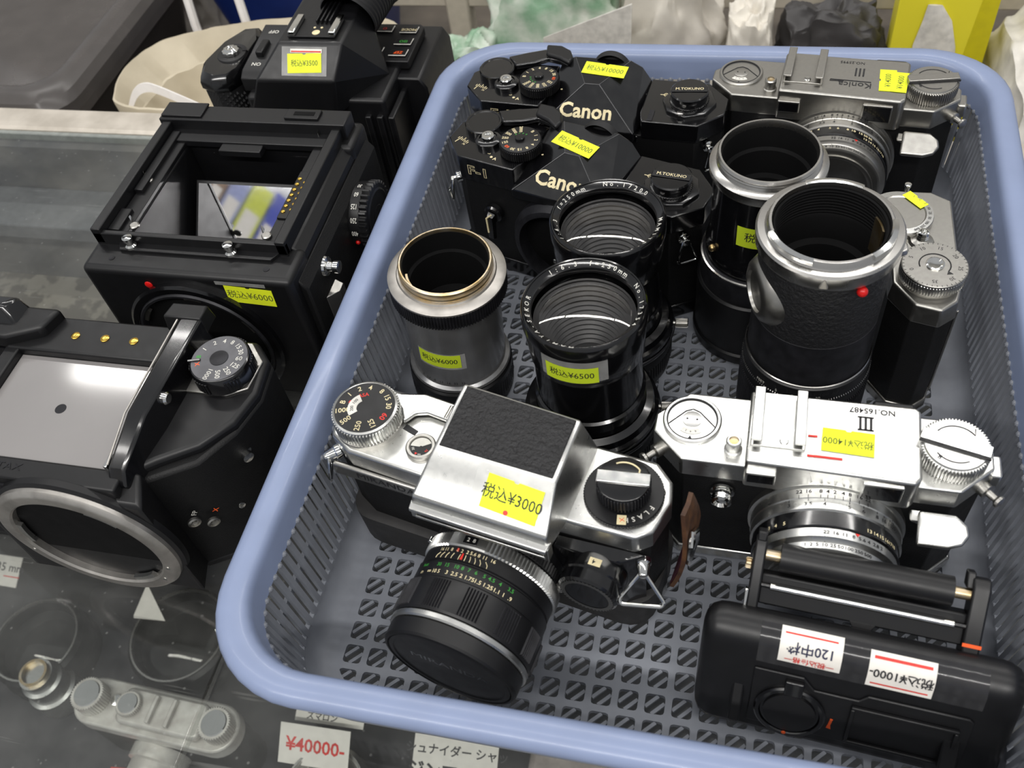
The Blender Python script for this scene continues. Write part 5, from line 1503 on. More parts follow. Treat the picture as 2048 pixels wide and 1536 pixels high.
# front
A = W @ T(-27.0, YF, 4.4) @ FRONT
mn = G(A).lathe([(4.2, -0.05), (4.2, 0.25), (4.05, 0.35), (3.75, 0.35), (3.55, 0.15), (3.5, -0.05)], 80, closed=True).obj('lens_mount', 'gloss_black', c)
G(A).lathe([(3.7, 0.3), (3.62, 0.42), (3.5, 0.42), (3.4, 0.2), (3.4, 0.02)], 80).obj('throat_ring', 'grey_black', mn)
G(A).lathe([(3.45, 0.02), (3.45, 0.05), (0.05, 0.05)], 64).obj('shutter_blind', 'matte_black', mn)
for a in (75, 20, 140, 250):
    G(A).lathe([(3.25, 0.1), (3.6, 0.1), (3.6, 0.3), (3.25, 0.3)], 10, closed=True, a0=a, a1=a + 16).obj('bayonet_lug', 'chrome_grey', mn, recalc=True)
G(W @ T(-28.9, YF - 0.02, 8.3) @ FRONT).ball(0.22, sz=0.4).obj('red_index_dot', 'red_dot', c)
for px in (-31.0, -22.4):
    G(W @ T(px, 29.1, 9.2)).lathe([(0.17, 0), (0.17, 0.02), (0.05, 0.01)], 16).obj('set_screw', 'grey_black', c)
G(W).prism([(-30.7, 29.55), (-22.3, 29.55), (-22.0, 30.1), (-31.0, 30.1)], 9.15, 9.4).obj('front_ledge', 'plastic_black', c, bevel=0.04)
for px in (-30.1, -24.5):
    ps = G(W @ T(px, 29.8, 9.4)).lathe([(0.3, 0), (0.3, 0.12), (0.2, 0.2), (0.2, 0.4), (0.26, 0.44), (0.26, 0.62), (0.05, 0.66)], 22).obj('locking_post', 'bright', c)
    G(W @ T(px, 29.8, 10.07) @ RZ(8)).box(-0.25, 0.25, -0.025, 0.025, -0.02, 0.005).obj('post_slot', 'engrave', ps)
sticker(c, W @ T(-23.35, YF - 0.01, 8.05) @ FRONT @ RZ(-3), 2.55, 1.15, '税込¥6000', 'yellow', 'ink_grey', size=0.6)
G(W @ T(-23.6, YF - 0.008, 8.78) @ FRONT).box(-1.4, 1.3, -0.06, 0.16, 0, 0.012).obj('tape_edge', 'tape', c)
# right-hand side: shutter dial, lug, catch
A = W @ T(-20.5, 36.4, 6.3) @ SIDE
dl = G(A).lathe([(1.85, 0), (1.85, 0.55), (1.8, 0.6)], 56).obj('shutter_dial', 'satin_black', c)
G(A).gear(1.95, 1.8, 0.55, 1.0, 36, duty=0.6).lathe([(1.6, 0.98), (1.45, 1.05), (1.0, 0.95), (0.7, 0.95), (0.6, 1.02), (0.05, 1.02)], 48).obj('dial_grip', 'plastic_black', dl)
g = G(A)
AXT = Matrix(((0, 0, 1, 0), (0, 1, 0, 0), (-1, 0, 0, 0), (0, 0, 0, 1)))
for s_, a in (('30', 82), ('60', 102), ('125', 124), ('250', 147), ('400', 170)):
    g.text(s_, 0.4, RZ(a) @ T(1.87, 0, 0.28) @ AXT, 0.012, sx=0.62)
g.obj('dial_numerals', 'white_paint', dl, smooth=0)
G(A @ RZ(190) @ T(1.86, 0, 0.3)).ball(0.13).obj('red_mark', 'red_dot', dl)
A = W @ T(-20.5, 31.2, 7.5) @ SIDE
G(A).lathe([(0.55, 0), (0.5, 0.12), (0.3, 0.18), (0.25, 0.4), (0.34, 0.5), (0.34, 0.75), (0.05, 0.8)], 24).obj('strap_lug', 'bright', c)
G(W).hull([(-20.5, 30.2, 4.2), (-20.5, 31.6, 4.2), (-20.5, 30.2, 6.2), (-20.5, 31.6, 6.2), (-20.0, 30.9, 4.4), (-20.0, 31.5, 4.4), (-20.0, 30.9, 6.0), (-20.0, 31.5, 6.0)]).obj('side_catch', 'chrome_grey', c, bevel=0.05)

# ---- rear one: grip, prism and buttons
ox, oy = -26.5, 48.0
c = thing('medium_format_camera', 'black camera with ribbed grip, angled prism and ¥3500 sticker, behind the box camera', 'camera', (ox, oy, 0.12))
W = T(-ox, -oy, -0.12)
G(W).box(-30.6, -21.5, 44.9, 52.6, 0.12, 7.6).obj('body', 'satin_black', c, bevel=0.25, seg=3)
G(W).prism([(-23.8, 0.12), (-20.2, 0.12), (-19.7, 0.6), (-19.7, 6.6), (-20.1, 7.3), (-23.8, 7.3)], 47.6, 53.4, Matrix(((1, 0, 0, 0), (0, 0, 1, 0), (0, 1, 0, 0), (0, 0, 0, 1)))).obj('film_back', 'plastic_black', c, bevel=0.12)
g = G(W)
for i in range(3):
    g.box(-22.9 + i * 0.75, -22.5 + i * 0.75, 44.6, 47.8, 0.3, 6.6)
g.obj('side_ribs', 'plastic_black', c, bevel=0.08)
G(W @ T(-19.7, 50.3, 5.3) @ SIDE).lathe([(0.3, 0), (0.3, 0.1), (0.18, 0.15), (0.18, 0.3), (0.05, 0.32)], 18).obj('strap_lug', 'chrome_grey', c)
# prism
G(W).hull([(-30.1, 44.1, 6.9), (-24.4, 44.1, 6.9), (-29.0, 44.2, 9.3), (-24.0, 44.2, 9.3), (-27.6, 45.7, 10.9), (-23.6, 45.7, 10.9), (-27.6, 50.5, 11.0), (-23.6, 50.3, 11.0),
           (-30.3, 52, 7.4), (-25.2, 52, 7.4), (-21.9, 47.6, 7.5), (-22.3, 48.0, 8.6), (-30.0, 50.5, 8.0)]).obj('prism_housing', 'plastic_black', c, bevel=0.14, seg=3, smooth=16)
sa = math.degrees(math.atan2(1.6, 1.45))
SL = W @ T(-25.9, 44.93, 10.13) @ RXm(sa)
G(SL).box(-1.4, 1.45, -0.8, 0.85, 0.0, 0.02).obj('clear_tape', 'tape', c, smooth=0)
sticker(c, SL @ T(0.05, -0.08, 0.02) @ RZ(2), 2.15, 1.1, '税込¥3500', 'yellow', 'ink_grey', size=0.42)
G(SL @ T(0.2, 0.62, 0.03)).box(-1.05, 0.95, -0.12, 0.1, 0.0, 0.01).obj('white_label_edge', 'paper_white', c, smooth=0)
G(SL @ T(0.2, 0.58, 0.042)).box(-1.0, 0.9, -0.05, 0.03, 0.0, 0.006).obj('red_label_line', 'red', c, smooth=0)
sh = G(W).box(-27.1, -24.1, 46.1, 48.0, 10.95, 11.05).obj('accessory_shoe', 'satin_black', c, bevel=0.03)
for x_ in (-26.9, -24.35):
    G(W).box(x_ - 0.12, x_ + 0.3, 46.1, 48.0, 11.05, 11.35).obj('shoe_rail', 'bright', sh, bevel=0.06)
G(W @ T(-25.4, 46.5, 11.05)).lathe([(0.24, 0), (0.24, 0.03), (0.05, 0.04)], 18).obj('flash_contact', 'cream', sh)
for x_ in (-25.65, -25.2):
    G(W @ T(x_, 47.0, 11.05)).lathe([(0.08, 0), (0.08, 0.03), (0.02, 0.04)], 12).obj('small_contact', 'cream', sh)
g = G(W)
for i in range(4):
    g.box(-25.7 + i * 0.28, -25.58 + i * 0.28, 47.4, 50.0, 11.05, 11.3)
g.obj('shoe_ridges', 'plastic_black', sh, bevel=0.04)
# eyecup
ec = W @ T(-24.4, 49.0, 10.4) @ Matrix.Rotation(rad(-78), 4, 'X') @ RYm(8)
g = G(ec)
pf = []
for i in range(12):
    pf += [(1.75 + 0.02 * i, i * 0.28), (1.82 + 0.02 * i, i * 0.28 + 0.1)]
pf += [(2.2, 3.6), (2.2, 4.4), (1.9, 4.5), (1.7, 4.0), (0.05, 3.9)]
g.lathe(pf, 48)
g.obj('eyecup', 'rubber', c)
# button panel
bp = G(W).prism([(-25.0, 48.4), (-20.9, 48.4), (-20.9, 52.2), (-21.2, 52.5), (-25.0, 52.5)], 7.4, 7.95).obj('button_panel', 'satin_black', c, bevel=0.06)
for x_, y_, s_, mc in ((-21.75, 51.7, 'MODE', 'cream'), (-21.75, 50.4, 'ISO', 'green_paint'), (-21.75, 49.2, 'ZEF', 'orange'), (-23.4, 51.8, 'O', 'red'), (-23.4, 49.4, 'LT', 'white_paint')):
    b_ = G(W).box(x_ - 0.55, x_ + 0.55, y_ - 0.32, y_ + 0.32, 7.95, 8.05).obj('push_button', 'satin_black', bp, bevel=0.04)
    G(W @ T(x_, y_, 8.055)).tube([(-0.55, -0.34, 0), (0.55, -0.34, 0), (0.58, 0.3, 0)], 0.03, 5).obj('button_outline', 'white_paint', b_)
    G(W @ T(x_, y_, 8.056) @ RZ(180)).text(s_, 0.36, bold=0.015).obj('button_print', mc, b_, smooth=0)
# grip
prf = [(-33.6, 45.4), (-32.6, 45.0), (-31.7, 45.2), (-31.25, 46.0), (-31.05, 49.6), (-31.7, 51.0), (-32.5, 50.9), (-33.5, 49.2), (-34.0, 46.8)]
g = G(W)
cgx, cgy = -32.0, 47.6
rings = []
for z, k in ((0.15, 0.9), (0.4, 0.95), (3, 0.92), (7.7, 0.97)):
    rings.append([(cgx + (x - cgx) * k, cgy + (y - cgy) * k, z) for x, y in prf])
g.loft(rings)
gr_ = g.obj('hand_grip', 'rubber', c)
# grip studs
for i in range(16):
    for j in range(13):
        u = i / 15
        if u < 0.5:
            p = Vector((-33.55, 45.45, 0)).lerp(Vector((-32.6, 45.05, 0)), u * 2)
        else:
            p = Vector((-32.6, 45.05, 0)).lerp(Vector((-30.8, 45.25, 0)), u * 2 - 1)
        kz = 0.92 + 0.05 * max(0, (2.9 + j * 0.37 - 3) / 4.7)
        p = Vector((cgx + (p.x - cgx) * kz, cgy + (p.y - cgy) * kz, 0))
        z = 2.9 + j * 0.37 + (i % 2) * 0.18
        if i == 0 and j == 0:
            sg = G(W)
        sg.hull([(p.x - 0.1, p.y + 0.02, z), (p.x + 0.1, p.y + 0.02, z), (p.x, p.y + 0.02, z + 0.16), (p.x, p.y + 0.02, z - 0.16), (p.x, p.y - 0.1, z)])
sg = sg.obj('grip_studs', 'rubber', gr_, smooth=0)
sg['kind'] = 'stuff'
g = G(W)
g.loft([[(cgx + (x - cgx) * k, cgy + (y - cgy) * k, z) for x, y in prf] for z, k in ((7.65, 0.98), (7.8, 1.02), (8.2, 1.02), (8.55, 0.96), (8.75, 0.85))])
gt = g.obj('grip_cap', 'gloss_black', c)
rbm = W @ T(-32.2, 47.6, 8.72)
rl = G(rbm).lathe([(0.95, 0), (0.9, 0.1), (0.7, 0.14), (0.05, 0.1)], 36).obj('release_recess', 'satin_black', gt)
G(rbm).gear(0.55, 0.5, 0.12, 0.38, 10).lathe([(0.46, 0.35), (0.3, 0.5), (0.2, 0.5), (0.15, 0.42), (0.05, 0.42)], 24).obj('release_button', 'bright', rl)
G(rbm).lathe([(0.7, 0.14), (1.0, 0.1), (1.0, 0.13), (0.7, 0.17)], 14, closed=True, a0=20, a1=140).obj('release_shine_plate', 'grey_black', rl, recalc=True)
sw = G(W).hull([(-31.0, 45.7, 7.4), (-29.3, 45.7, 7.4), (-31.0, 45.7, 8.3), (-29.3, 45.7, 8.3), (-31.0, 50.6, 7.4), (-29.2, 50.6, 7.4), (-31.0, 50.6, 9.0), (-29.2, 50.6, 9.0), (-31.0, 46.2, 8.6), (-29.3, 46.2, 8.6)]).obj('switch_plate', 'satin_black', c, bevel=0.06)
G(W).box(-30.45, -29.95, 47.4, 48.8, 8.6, 9.1).obj('power_switch', 'plastic_black', sw, bevel=0.08)
G(W @ T(-30.2, 46.75, 8.675) @ RXm(5.2) @ RZ(180)).text('ON', 0.4, bold=0.02).obj('on_print', 'white_paint', sw, smooth=0)
G(W @ T(-30.1, 49.85, 8.955) @ RXm(5.2) @ RZ(180)).text('OFF', 0.4, bold=0.02).obj('off_print', 'white_paint', sw, smooth=0)

# ---- front one: big reflex with ground-glass screen showing
ox, oy = -29.0, 20.5
c = thing('medium_format_camera', 'large black reflex body with ground-glass screen and silver lens mount, lower left', 'camera', (ox, oy, 0.0))
W = T(-ox, -oy, 0)
bodyp = [(-38.8, 18.2), (-37.5, 17.4), (-24.0, 17.4), (-22.0, 18.6), (-20.9, 20.4), (-20.4, 22.3), (-20.6, 24.2), (-21.6, 25.3), (-37.5, 25.3), (-38.8, 24.5)]
G(W).prism(bodyp, 0.3, 7.9).obj('body', 'leather', c, bevel=0.2)
G(W).prism(bodyp, 0.0, 0.5).obj('base_plate', 'satin_black', c, bevel=0.1)
G(W).prism([(-38.8, 18.2), (-37.5, 17.4), (-33.8, 17.4), (-33.8, 25.3), (-37.5, 25.3), (-38.8, 24.5)], 7.8, 8.7).obj('left_deck', 'gloss_black', c, bevel=0.15)
deck = [(-24.4, 17.6), (-23.6, 18.2), (-22.0, 19.2), (-20.9, 20.6), (-20.45, 22.3), (-20.65, 24.2), (-21.6, 25.25), (-24.4, 25.25)]
G(W).prism(deck, 7.7, 8.4).obj('right_deck', 'satin_black', c, bevel=0.25, seg=3)
dk = [(-24.2, 21.9), (-21.8, 21.9), (-20.9, 22.4), (-20.8, 24.0), (-21.7, 25.0), (-24.2, 25.0)]
G(W).prism(dk, 8.38, 8.52).obj('dial_deck', 'chrome_grey', c, bevel=0.05)
G(W @ T(-22.9, 24.72, 8.53)).text('4061907', 0.33, RZ(180)).obj('serial_number', 'engrave', c, smooth=0)
# mirror box
G(W).hull([(-33.2, 17.5, 0.3), (-24.0, 17.5, 0.3), (-33.2, 17.5, 8.5), (-24.0, 17.5, 8.5), (-32.8, 15.9, 0.5), (-23.4, 15.9, 0.5), (-32.8, 16.1, 7.9), (-23.6, 16.1, 7.9)]).obj('mirror_box', 'satin_black', c, bevel=0.2)
# finder frame
G(W).box(-33.8, -24.6, 23.05, 25.2, 8.0, 8.95).obj('frame_rear', 'satin_black', c, bevel=0.12)
for px in (-30.5, -28.9, -27.35):
    gc_ = G(W @ T(px, 24.1, 8.95)).lathe([(0.22, 0), (0.22, 0.04), (0.14, 0.07), (0.05, 0.06)], 20).obj('gold_contact', 'gold', c)
G(W).prism([(-36, 23.2), (-33.6, 23.2), (-32.0, 23.9), (-31.6, 25.2), (-36, 25.2)], 8.6, 9.6).obj('frame_corner', 'satin_black', c, bevel=0.2)
G(W).hull([(-36.5, 23.8, 9.3), (-33.2, 23.8, 9.3), (-36.5, 25.2, 9.3), (-33.2, 25.2, 9.3), (-36.5, 24.4, 10.4), (-34.0, 24.4, 10.4), (-36.5, 25.2, 10.2), (-33.6, 25.2, 10.2)]).obj('prism_hook', 'gloss_black', c, bevel=0.15)
G(W).box(-33.9, -33.1, 17.2, 24.0, 8.0, 8.9).obj('frame_left', 'satin_black', c, bevel=0.1)
G(W).box(-33.9, -24.6, 16.3, 17.35, 8.0, 8.7).obj('frame_front', 'satin_black', c, bevel=0.12)
G(W @ T(-30.6, 16.85, 8.72)).text('PENTAX', 0.5, sx=1.3).obj('worn_lettering', 'grey_black', c, smooth=0)
G(W).box(-33.5, -27.5, 16.2, 16.5, 7.9, 8.1).obj('front_groove', 'grey_black', c)
rw = G(W).hull([(-25.3, 17.0, 7.6), (-24.1, 17.0, 7.6), (-25.2, 16.7, 8.4), (-24.3, 16.7, 8.4), (-25.1, 17.2, 9.1), (-24.3, 17.2, 9.1), (-25.0, 19.5, 9.85), (-24.1, 19.5, 9.85),
               (-25.0, 25.2, 9.85), (-23.9, 25.2, 9.85), (-25.4, 25.2, 7.6), (-23.7, 25.2, 7.6), (-25.35, 23, 7.6), (-23.7, 20, 7.6)]).obj('frame_right', 'gloss_black', c, bevel=0.14, seg=3)
G(W).tube([(-25.15, 17.3, 9.12), (-25.05, 19.5, 9.87), (-25.03, 24.9, 9.87)], 0.05, 6).obj('worn_edge', 'worn_alu', rw)
G(W).hull([(-25.9, 24.9, 9.0), (-23.8, 24.9, 9.0), (-25.9, 26.0, 9.0), (-23.8, 26.0, 9.0), (-25.8, 25.0, 9.95), (-23.9, 25.0, 9.95), (-25.7, 25.9, 9.9), (-23.9, 25.9, 9.9)]).obj('frame_foot', 'satin_black', rw, bevel=0.08)
G(W @ T(-24.1, 20.8, 9.4) @ SIDE).lathe([(0.3, -0.3), (0.3, 0.25), (0.22, 0.35), (0.05, 0.36)], 20).obj('chain_pin', 'bright', rw)
for py in (20.6, 17.6):
    G(W @ T(-25.35, py, 8.75)).box(-0.08, 0.1, -0.35, 0.35, -0.1, 0.25).obj('screen_clip', 'bright', c, bevel=0.03)
sc = G(W).box(-33.1, -25.3, 17.35, 23.05, 8.25, 8.5).obj('focusing_screen', 'screen', c, bevel=0.04)
G(W @ T(-29.4, 20.2, 8.505)).prism(circ(0.27, 28), 0, 0.004).obj('centre_spot', 'grey_black', sc, smooth=0)
# shutter dial
D = W @ T(-22.3, 23.2, 8.5)
dl = G(D).lathe([(1.3, 0), (1.42, 0.05), (1.42, 0.85), (1.36, 0.95), (1.3, 0.98), (0.05, 0.98)], 56).obj('shutter_dial', 'gloss_black', c)
g = G(D)
for i in range(6):
    for q in range(5):
        g.box(1.38, 1.47, -0.05, 0.05, 0.15, 0.8, RZ(i * 60 + q * 6))
g.obj('dial_grip', 'satin_black', dl)
G(D).lathe([(1.3, 0.97), (1.3, 1.0), (0.05, 1.0)], 48).obj('dial_face', M['dial_grey'], dl)
G(D).lathe([(0.43, 1.0), (0.43, 1.03), (0.05, 1.04)], 28).obj('dial_hub', 'grey_black', dl)
G(D @ RZ(195)).box(0.85, 1.45, -0.06, 0.06, 0.98, 1.08).obj('dial_pointer', 'gloss_black', dl, bevel=0.02)
g = G(D)
for s_, a in (('1', 155), ('2', 124), ('4', 98), ('8', 74), ('15', 51), ('30', 28), ('60', 5), ('125', -20), ('250', -45), ('500', -72), ('1000', -100)):
    g.dtext(s_, 0.33, 0.99, a, 1.005, bold=0.008) if a > 20 else g.text(s_, 0.33, T(0.95 * math.cos(rad(a)), 0.95 * math.sin(rad(a)), 1.005) @ RZ(a), 0.008)
g.obj('dial_numerals', 'white_paint', dl, smooth=0)
G(D).dtext('B', 0.3, 0.99, 182, 1.005, bold=0.02).obj('bulb_mark', 'green_paint', dl, smooth=0)
G(D).dtext('X', 0.3, 0.99, 207, 1.005, bold=0.02).obj('flash_mark', 'orange', dl, smooth=0)
# mount ring
A = W @ T(-27.6, 15.95, 4.55) @ FRONT @ Matrix.Diagonal((0.9, 0.9, 1, 1))
mn = G(A).lathe([(4.75, -0.3), (4.75, 0.2), (4.6, 0.35), (4.45, 0.4), (3.95, 0.4), (3.85, 0.3), (3.85, -0.3)], 96, closed=True).obj('lens_mount', 'worn_alu', c)
G(A).lathe([(4.95, -0.4), (4.95, -0.1), (4.7, 0.05), (4.6, -0.4)], 96, closed=True).obj('mount_skirt', 'satin_black', mn)
G(A).lathe([(3.88, -0.25), (3.88, -0.02), (0.05, -0.02)], 64).obj('mirror_chamber', 'matte_black', mn)
for a in (40, 165, 285):
    G(A).lathe([(3.55, 0.1), (3.92, 0.1), (3.92, 0.3), (3.55, 0.3)], 12, closed=True, a0=a, a1=a + 26).obj('bayonet_lug', 'chrome', mn, recalc=True)
for a in (-18, -40, 200):
    G(A @ RZ(a) @ T(4.2, 0, 0.4)).lathe([(0.12, 0), (0.12, 0.03), (0.04, 0.04)], 14).obj('mount_screw', 'bright', mn)
# right flank: sockets and lugs
A = W @ T(-22.3, 18.15, 6.2) @ RZ(40) @ FRONT
for px, py, r_, nm in ((-1.0, -1.6, 0.3, 'flash_socket'), (-0.3, -2.2, 0.3, 'flash_socket')):
    G(A @ T(px, py, 0.05)).lathe([(r_, 0), (r_, 0.12), (r_ - 0.08, 0.16), (r_ - 0.1, 0.06), (0.12, 0.06), (0.1, 0.12), (0.03, 0.12)], 24).obj(nm, 'chrome_grey', c)
G(A @ T(-0.75, -1.0, 0.12)).text('FP', 0.34, RZ(55)).obj('socket_lettering', 'white_paint', c, smooth=0)
G(A @ T(0.1, -1.45, 0.12)).text('X', 0.34, RZ(55), 0.02).obj('socket_lettering', 'orange', c, smooth=0)
G(W @ T(-21.4, 20.6, 6.3) @ RZ(55) @ FRONT).lathe([(0.5, 0), (0.5, 0.12), (0.36, 0.2), (0.36, 0.34), (0.42, 0.38), (0.36, 0.44), (0.26, 0.5), (0.26, 0.8), (0.05, 0.85)], 24).obj('strap_lug', 'bright', c)
G(W @ T(-21.9, 19.3, 3.6) @ RZ(45) @ FRONT).lathe([(0.3, 0), (0.3, 0.1), (0.2, 0.16), (0.2, 0.3), (0.05, 0.34)], 18).obj('side_stud', 'bright', c)

# ================================================================== BEHIND THE COUNTER
BZ = -14.0
t = thing('back_counter', 'worn brown low counter behind the display case carrying bags and bins', 'counter', (-30, 94, -90))
G(T(30, -94, 90)).box(-130, 70, 53.2, 135, BZ - 2, BZ).obj('counter_top', 'shelf_board', t, bevel=0.1)
G(T(30, -94, 90)).box(-129, 69, 54.2, 134, -90, BZ - 2).obj('counter_body', 'case_panel', t)
M['bin'] = mat('smoky_plastic', (58, 54, 52), 0.4, var=0.1, nscale=0.15, transl=0.1)
M['bin_lid'] = mat('frosted_smoky_lid', (92, 88, 86), 0.28, var=0.1, nscale=0.3, alpha=0.75, bump=0.05, bscale=2)
M['kraft'] = mat('cream_paper_bag', (222, 212, 190), 0.75, nscale=0.2, col2=(198, 188, 166), transl=0.15)
M['white_plastic'] = mat('white_plastic_strap', (226, 222, 218), 0.4, var=0.03)
M['navy'] = mat('navy_blue_plastic', (22, 42, 104), 0.35, nscale=0.3)
M['crumple_white'] = mat('crumpled_white_film', (226, 220, 212), 0.4, nscale=0.3, col2=(196, 190, 184), transl=0.15)
M['crumple_grey'] = mat('crumpled_grey_paper', (224, 218, 206), 0.6, nscale=0.25, col2=(194, 188, 178), transl=0.12)
M['crumple_dark'] = mat('dark_grey_bag', (64, 62, 62), 0.5, nscale=0.3)
M['tissue_yellow'] = mat('yellow_carton', (226, 214, 52), 0.5, var=0.04, nscale=0.2)
M['tissue_dark'] = mat('olive_yellow_print', (196, 184, 24), 0.5, var=0.04)
M['tissue'] = mat('white_tissue', (228, 224, 216), 0.85, transl=0.2)
M['towel'] = mat('pale_towel', (222, 218, 210), 0.9, nscale=0.5, bump=0.6, bscale=4)
M['film_green'] = mat('green_printed_wrap', (130, 164, 136), 0.3, nscale=0.3, col2=(230, 230, 222))
M['frame_beige'] = mat('beige_shelf_metal', (178, 170, 156), 0.5, var=0.05)


def crumple(name, label, cat, mcol, center, size, seed, amp=0.14, res=26, sharp=60, pinch=0.08):
    """a creased bag: closed box skin pushed about by folded noise"""
    bm = bmesh.new()
    bmesh.ops.create_cube(bm, size=2.0)
    bmesh.ops.subdivide_edges(bm, edges=bm.edges, cuts=res, use_grid_fill=True)
    for v in bm.verts:
        p = v.co.copy()
        k = 1 - pinch * max(0, p.z) ** 1.5
        q = Vector((p.x * k, p.y * k, p.z))
        q = q * (1 - 0.12 * (abs(p.x * p.y) + abs(p.y * p.z) * 0.5 + abs(p.x * p.z) * 0.5))
        s_ = Vector((seed * 3.1, seed * 1.7, seed * 0.9))
        n1 = noise.noise_vector(p * 1.1 + s_)
        n2 = noise.noise_vector(p * 2.6 + s_ * 2)
        fold = abs(noise.noise(p * 1.5 + s_ * 3)) * 2.2 + abs(noise.noise(p * 3.1 + s_)) * 0.9
        q += n1 * amp * 1.6 + n2 * amp * 0.6 - p.normalized() * fold * amp
        if p.z < -0.98:
            q.z = -1
        v.co = Vector((q.x * size[0], q.y * size[1], max(q.z, -1) * size[2])) * S
    me = bpy.data.meshes.new(name)
    bm.to_mesh(me)
    bm.free()
    me.materials.append(M[mcol])
    me.shade_smooth()
    me.set_sharp_from_angle(angle=rad(sharp))
    o = bpy.data.objects.new(name, me)
    COL.objects.link(o)
    o.location = (center[0] * S, center[1] * S, (BZ + size[2]) * S)
    tag(o, label, cat)
    return o


# smoky bin with lid, far left
t = thing('storage_bin', 'smoky plastic storage bin with frosted lid at the far left behind the rail', 'storage bin', (-76, 67, BZ))
W = T(76, -67, -BZ)


def ring_at(inset, z, r=3.0):
    return [(x, y, z) for x, y in rrect(22.6 - inset, 13.4 - inset, r, 6, -76, 67)]


G(W).loft([ring_at(3.2, BZ), ring_at(1.2, -3.0)]).obj('tub', 'bin', t)
G(W).loft([ring_at(0.4, -3.2), ring_at(0.1, -2.9), ring_at(0, -1.2), ring_at(0.4, -0.5), ring_at(1.2, -0.1), ring_at(2.2, -0.1), ring_at(2.9, -0.5), ring_at(3.3, -1.6, 2.2), ring_at(4.4, -2.0, 1.6)], caps=False).obj('lid_rim', 'bin_lid', t)
G(W).loft([ring_at(4.3, -2.05, 1.6), ring_at(4.4, -2.0, 1.6)]).obj('lid_panel', 'bin_lid', t)

# cream paper bag, mouth open towards the viewer
t = thing('paper_bag', 'open cream paper bag with white strap between bin and prism camera', 'bag', (-40, 60, BZ))
W = T(40, -60, -BZ)
mouth = [(-48.3, 53.35), (-49.2, 55.5), (-49.9, 58.0), (-49.2, 61.3), (-47.0, 63.2), (-44.0, 64.6), (-40, 65.6), (-34, 66.3), (-28, 66.3), (-27.0, 60), (-27.5, 53.6), (-34, 53.3), (-41, 53.2)]
for _ in range(3):
    mouth = [q for i in range(len(mouth)) for q in ((mouth[i][0] * 0.75 + mouth[(i + 1) % len(mouth)][0] * 0.25, mouth[i][1] * 0.75 + mouth[(i + 1) % len(mouth)][1] * 0.25),
                                                     (mouth[i][0] * 0.25 + mouth[(i + 1) % len(mouth)][0] * 0.75, mouth[i][1] * 0.25 + mouth[(i + 1) % len(mouth)][1] * 0.75))]
mc_ = Vector((-38.5, 59.5))


def mring(k, z, j=0.0, sd=0):
    return [(mc_.x + (x - mc_.x) * k + j * noise.noise(Vector((x * 0.3, y * 0.3, z + sd))), mc_.y + (y - mc_.y) * k + j * noise.noise(Vector((y * 0.3, x * 0.3, z + sd + 9))), z + j * 0.4 * noise.noise(Vector((x, y, z)))) for x, y in mouth]


G(W).loft([mring(0.8, BZ), mring(0.96, -7, 0.2), mring(1.0, -0.4, 0.2), mring(1.0, 0, 0.2), mring(0.985, 0.1, 0.2), mring(0.97, -0.1, 0.2), mring(0.86, -2.2, 0.5), mring(0.845, -2.3, 0.5), mring(0.8, -4.5, 1.2), mring(0.74, -6.5, 1.6, 3), mring(0.62, -9.5, 1.8, 5)], caps=True).obj('bag_skin', 'kraft', t, smooth=25)
pts = [Vector((-47.2, 53.6, -0.8)), Vector((-46.6, 54.6, 0.6)), Vector((-45.6, 55.0, 0.9)), Vector((-44.0, 54.4, 0.9)), Vector((-42.5, 53.9, 0.7)), Vector((-40.5, 53.5, 0.1))]
for _ in range(3):
    pts = [pts[0]] + [q for i in range(len(pts) - 1) for q in (pts[i].lerp(pts[i + 1], 0.25), pts[i].lerp(pts[i + 1], 0.75))] + [pts[-1]]
g = G(W)
vs, fs = [], []
for p in pts:
    vs += [(p.x, p.y, p.z + 0.35), (p.x + 0.05, p.y - 0.15, p.z - 0.35), (p.x + 0.02, p.y + 0.05, p.z - 0.36), (p.x, p.y + 0.12, p.z + 0.34)]
g.loft([vs[i * 4:i * 4 + 4] for i in range(len(pts))])
g.obj('strap', 'white_plastic', t, recalc=True)

# navy tub with crumpled wrap, and a white cord handle
t = thing('plastic_tub', 'navy blue plastic tub behind the cream bag', 'tub', (-50, 84, BZ))
W = T(50, -84, -BZ)


def tring(inset, z, dip=0.0):
    out = []
    for x, y in rrect(9 - inset, 9 - inset, 4, 6, -43.5, 82):
        out.append((x, y, z))
    return out


G(W).loft([tring(2.5, BZ), tring(0.6, -2.2), tring(0, -1.9), tring(0, -1.2), tring(0.5, -1), tring(1.0, -1.2), tring(1.3, -3), tring(3.0, BZ + 0.6)]).obj('tub_wall', 'navy', t)
crumple('plastic_wrap', 'crumpled white plastic wrap at the top left beside the bin', 'wrap', 'crumple_white', (-60, 86), (6, 5, 7.5), 4, 0.2)
crumple('plastic_wrap', 'pale crumpled wrap heaped inside the navy tub', 'wrap', 'crumple_white', (-44, 82.5), (4, 4, 7.2), 7, 0.15)
t = thing('cord_handle', 'white cord handle arching above the cream bag rim', 'handle', (-45, 66.5, BZ))
W = T(45, -66.5, -BZ)
g = G(W)
arc = [(-47.2, 66.2, BZ + 10), (-47.3, 66.4, -1), (-47.6, 67.5, 3.0), (-46.8, 69.0, 5.6), (-45.2, 70, 6.6), (-43.8, 69.0, 5.4), (-42.9, 67.4, 2.4), (-42.4, 66.4, -1), (-42.3, 66.2, BZ + 10)]
sm = []
for i in range(len(arc) - 1):
    for q in range(3):
        sm.append(tuple(Vector(arc[i]).lerp(Vector(arc[i + 1]), q / 3)))
sm.append(arc[-1])
g.tube(sm, 0.38, 8)
g.obj('cord', 'white_plastic', t)
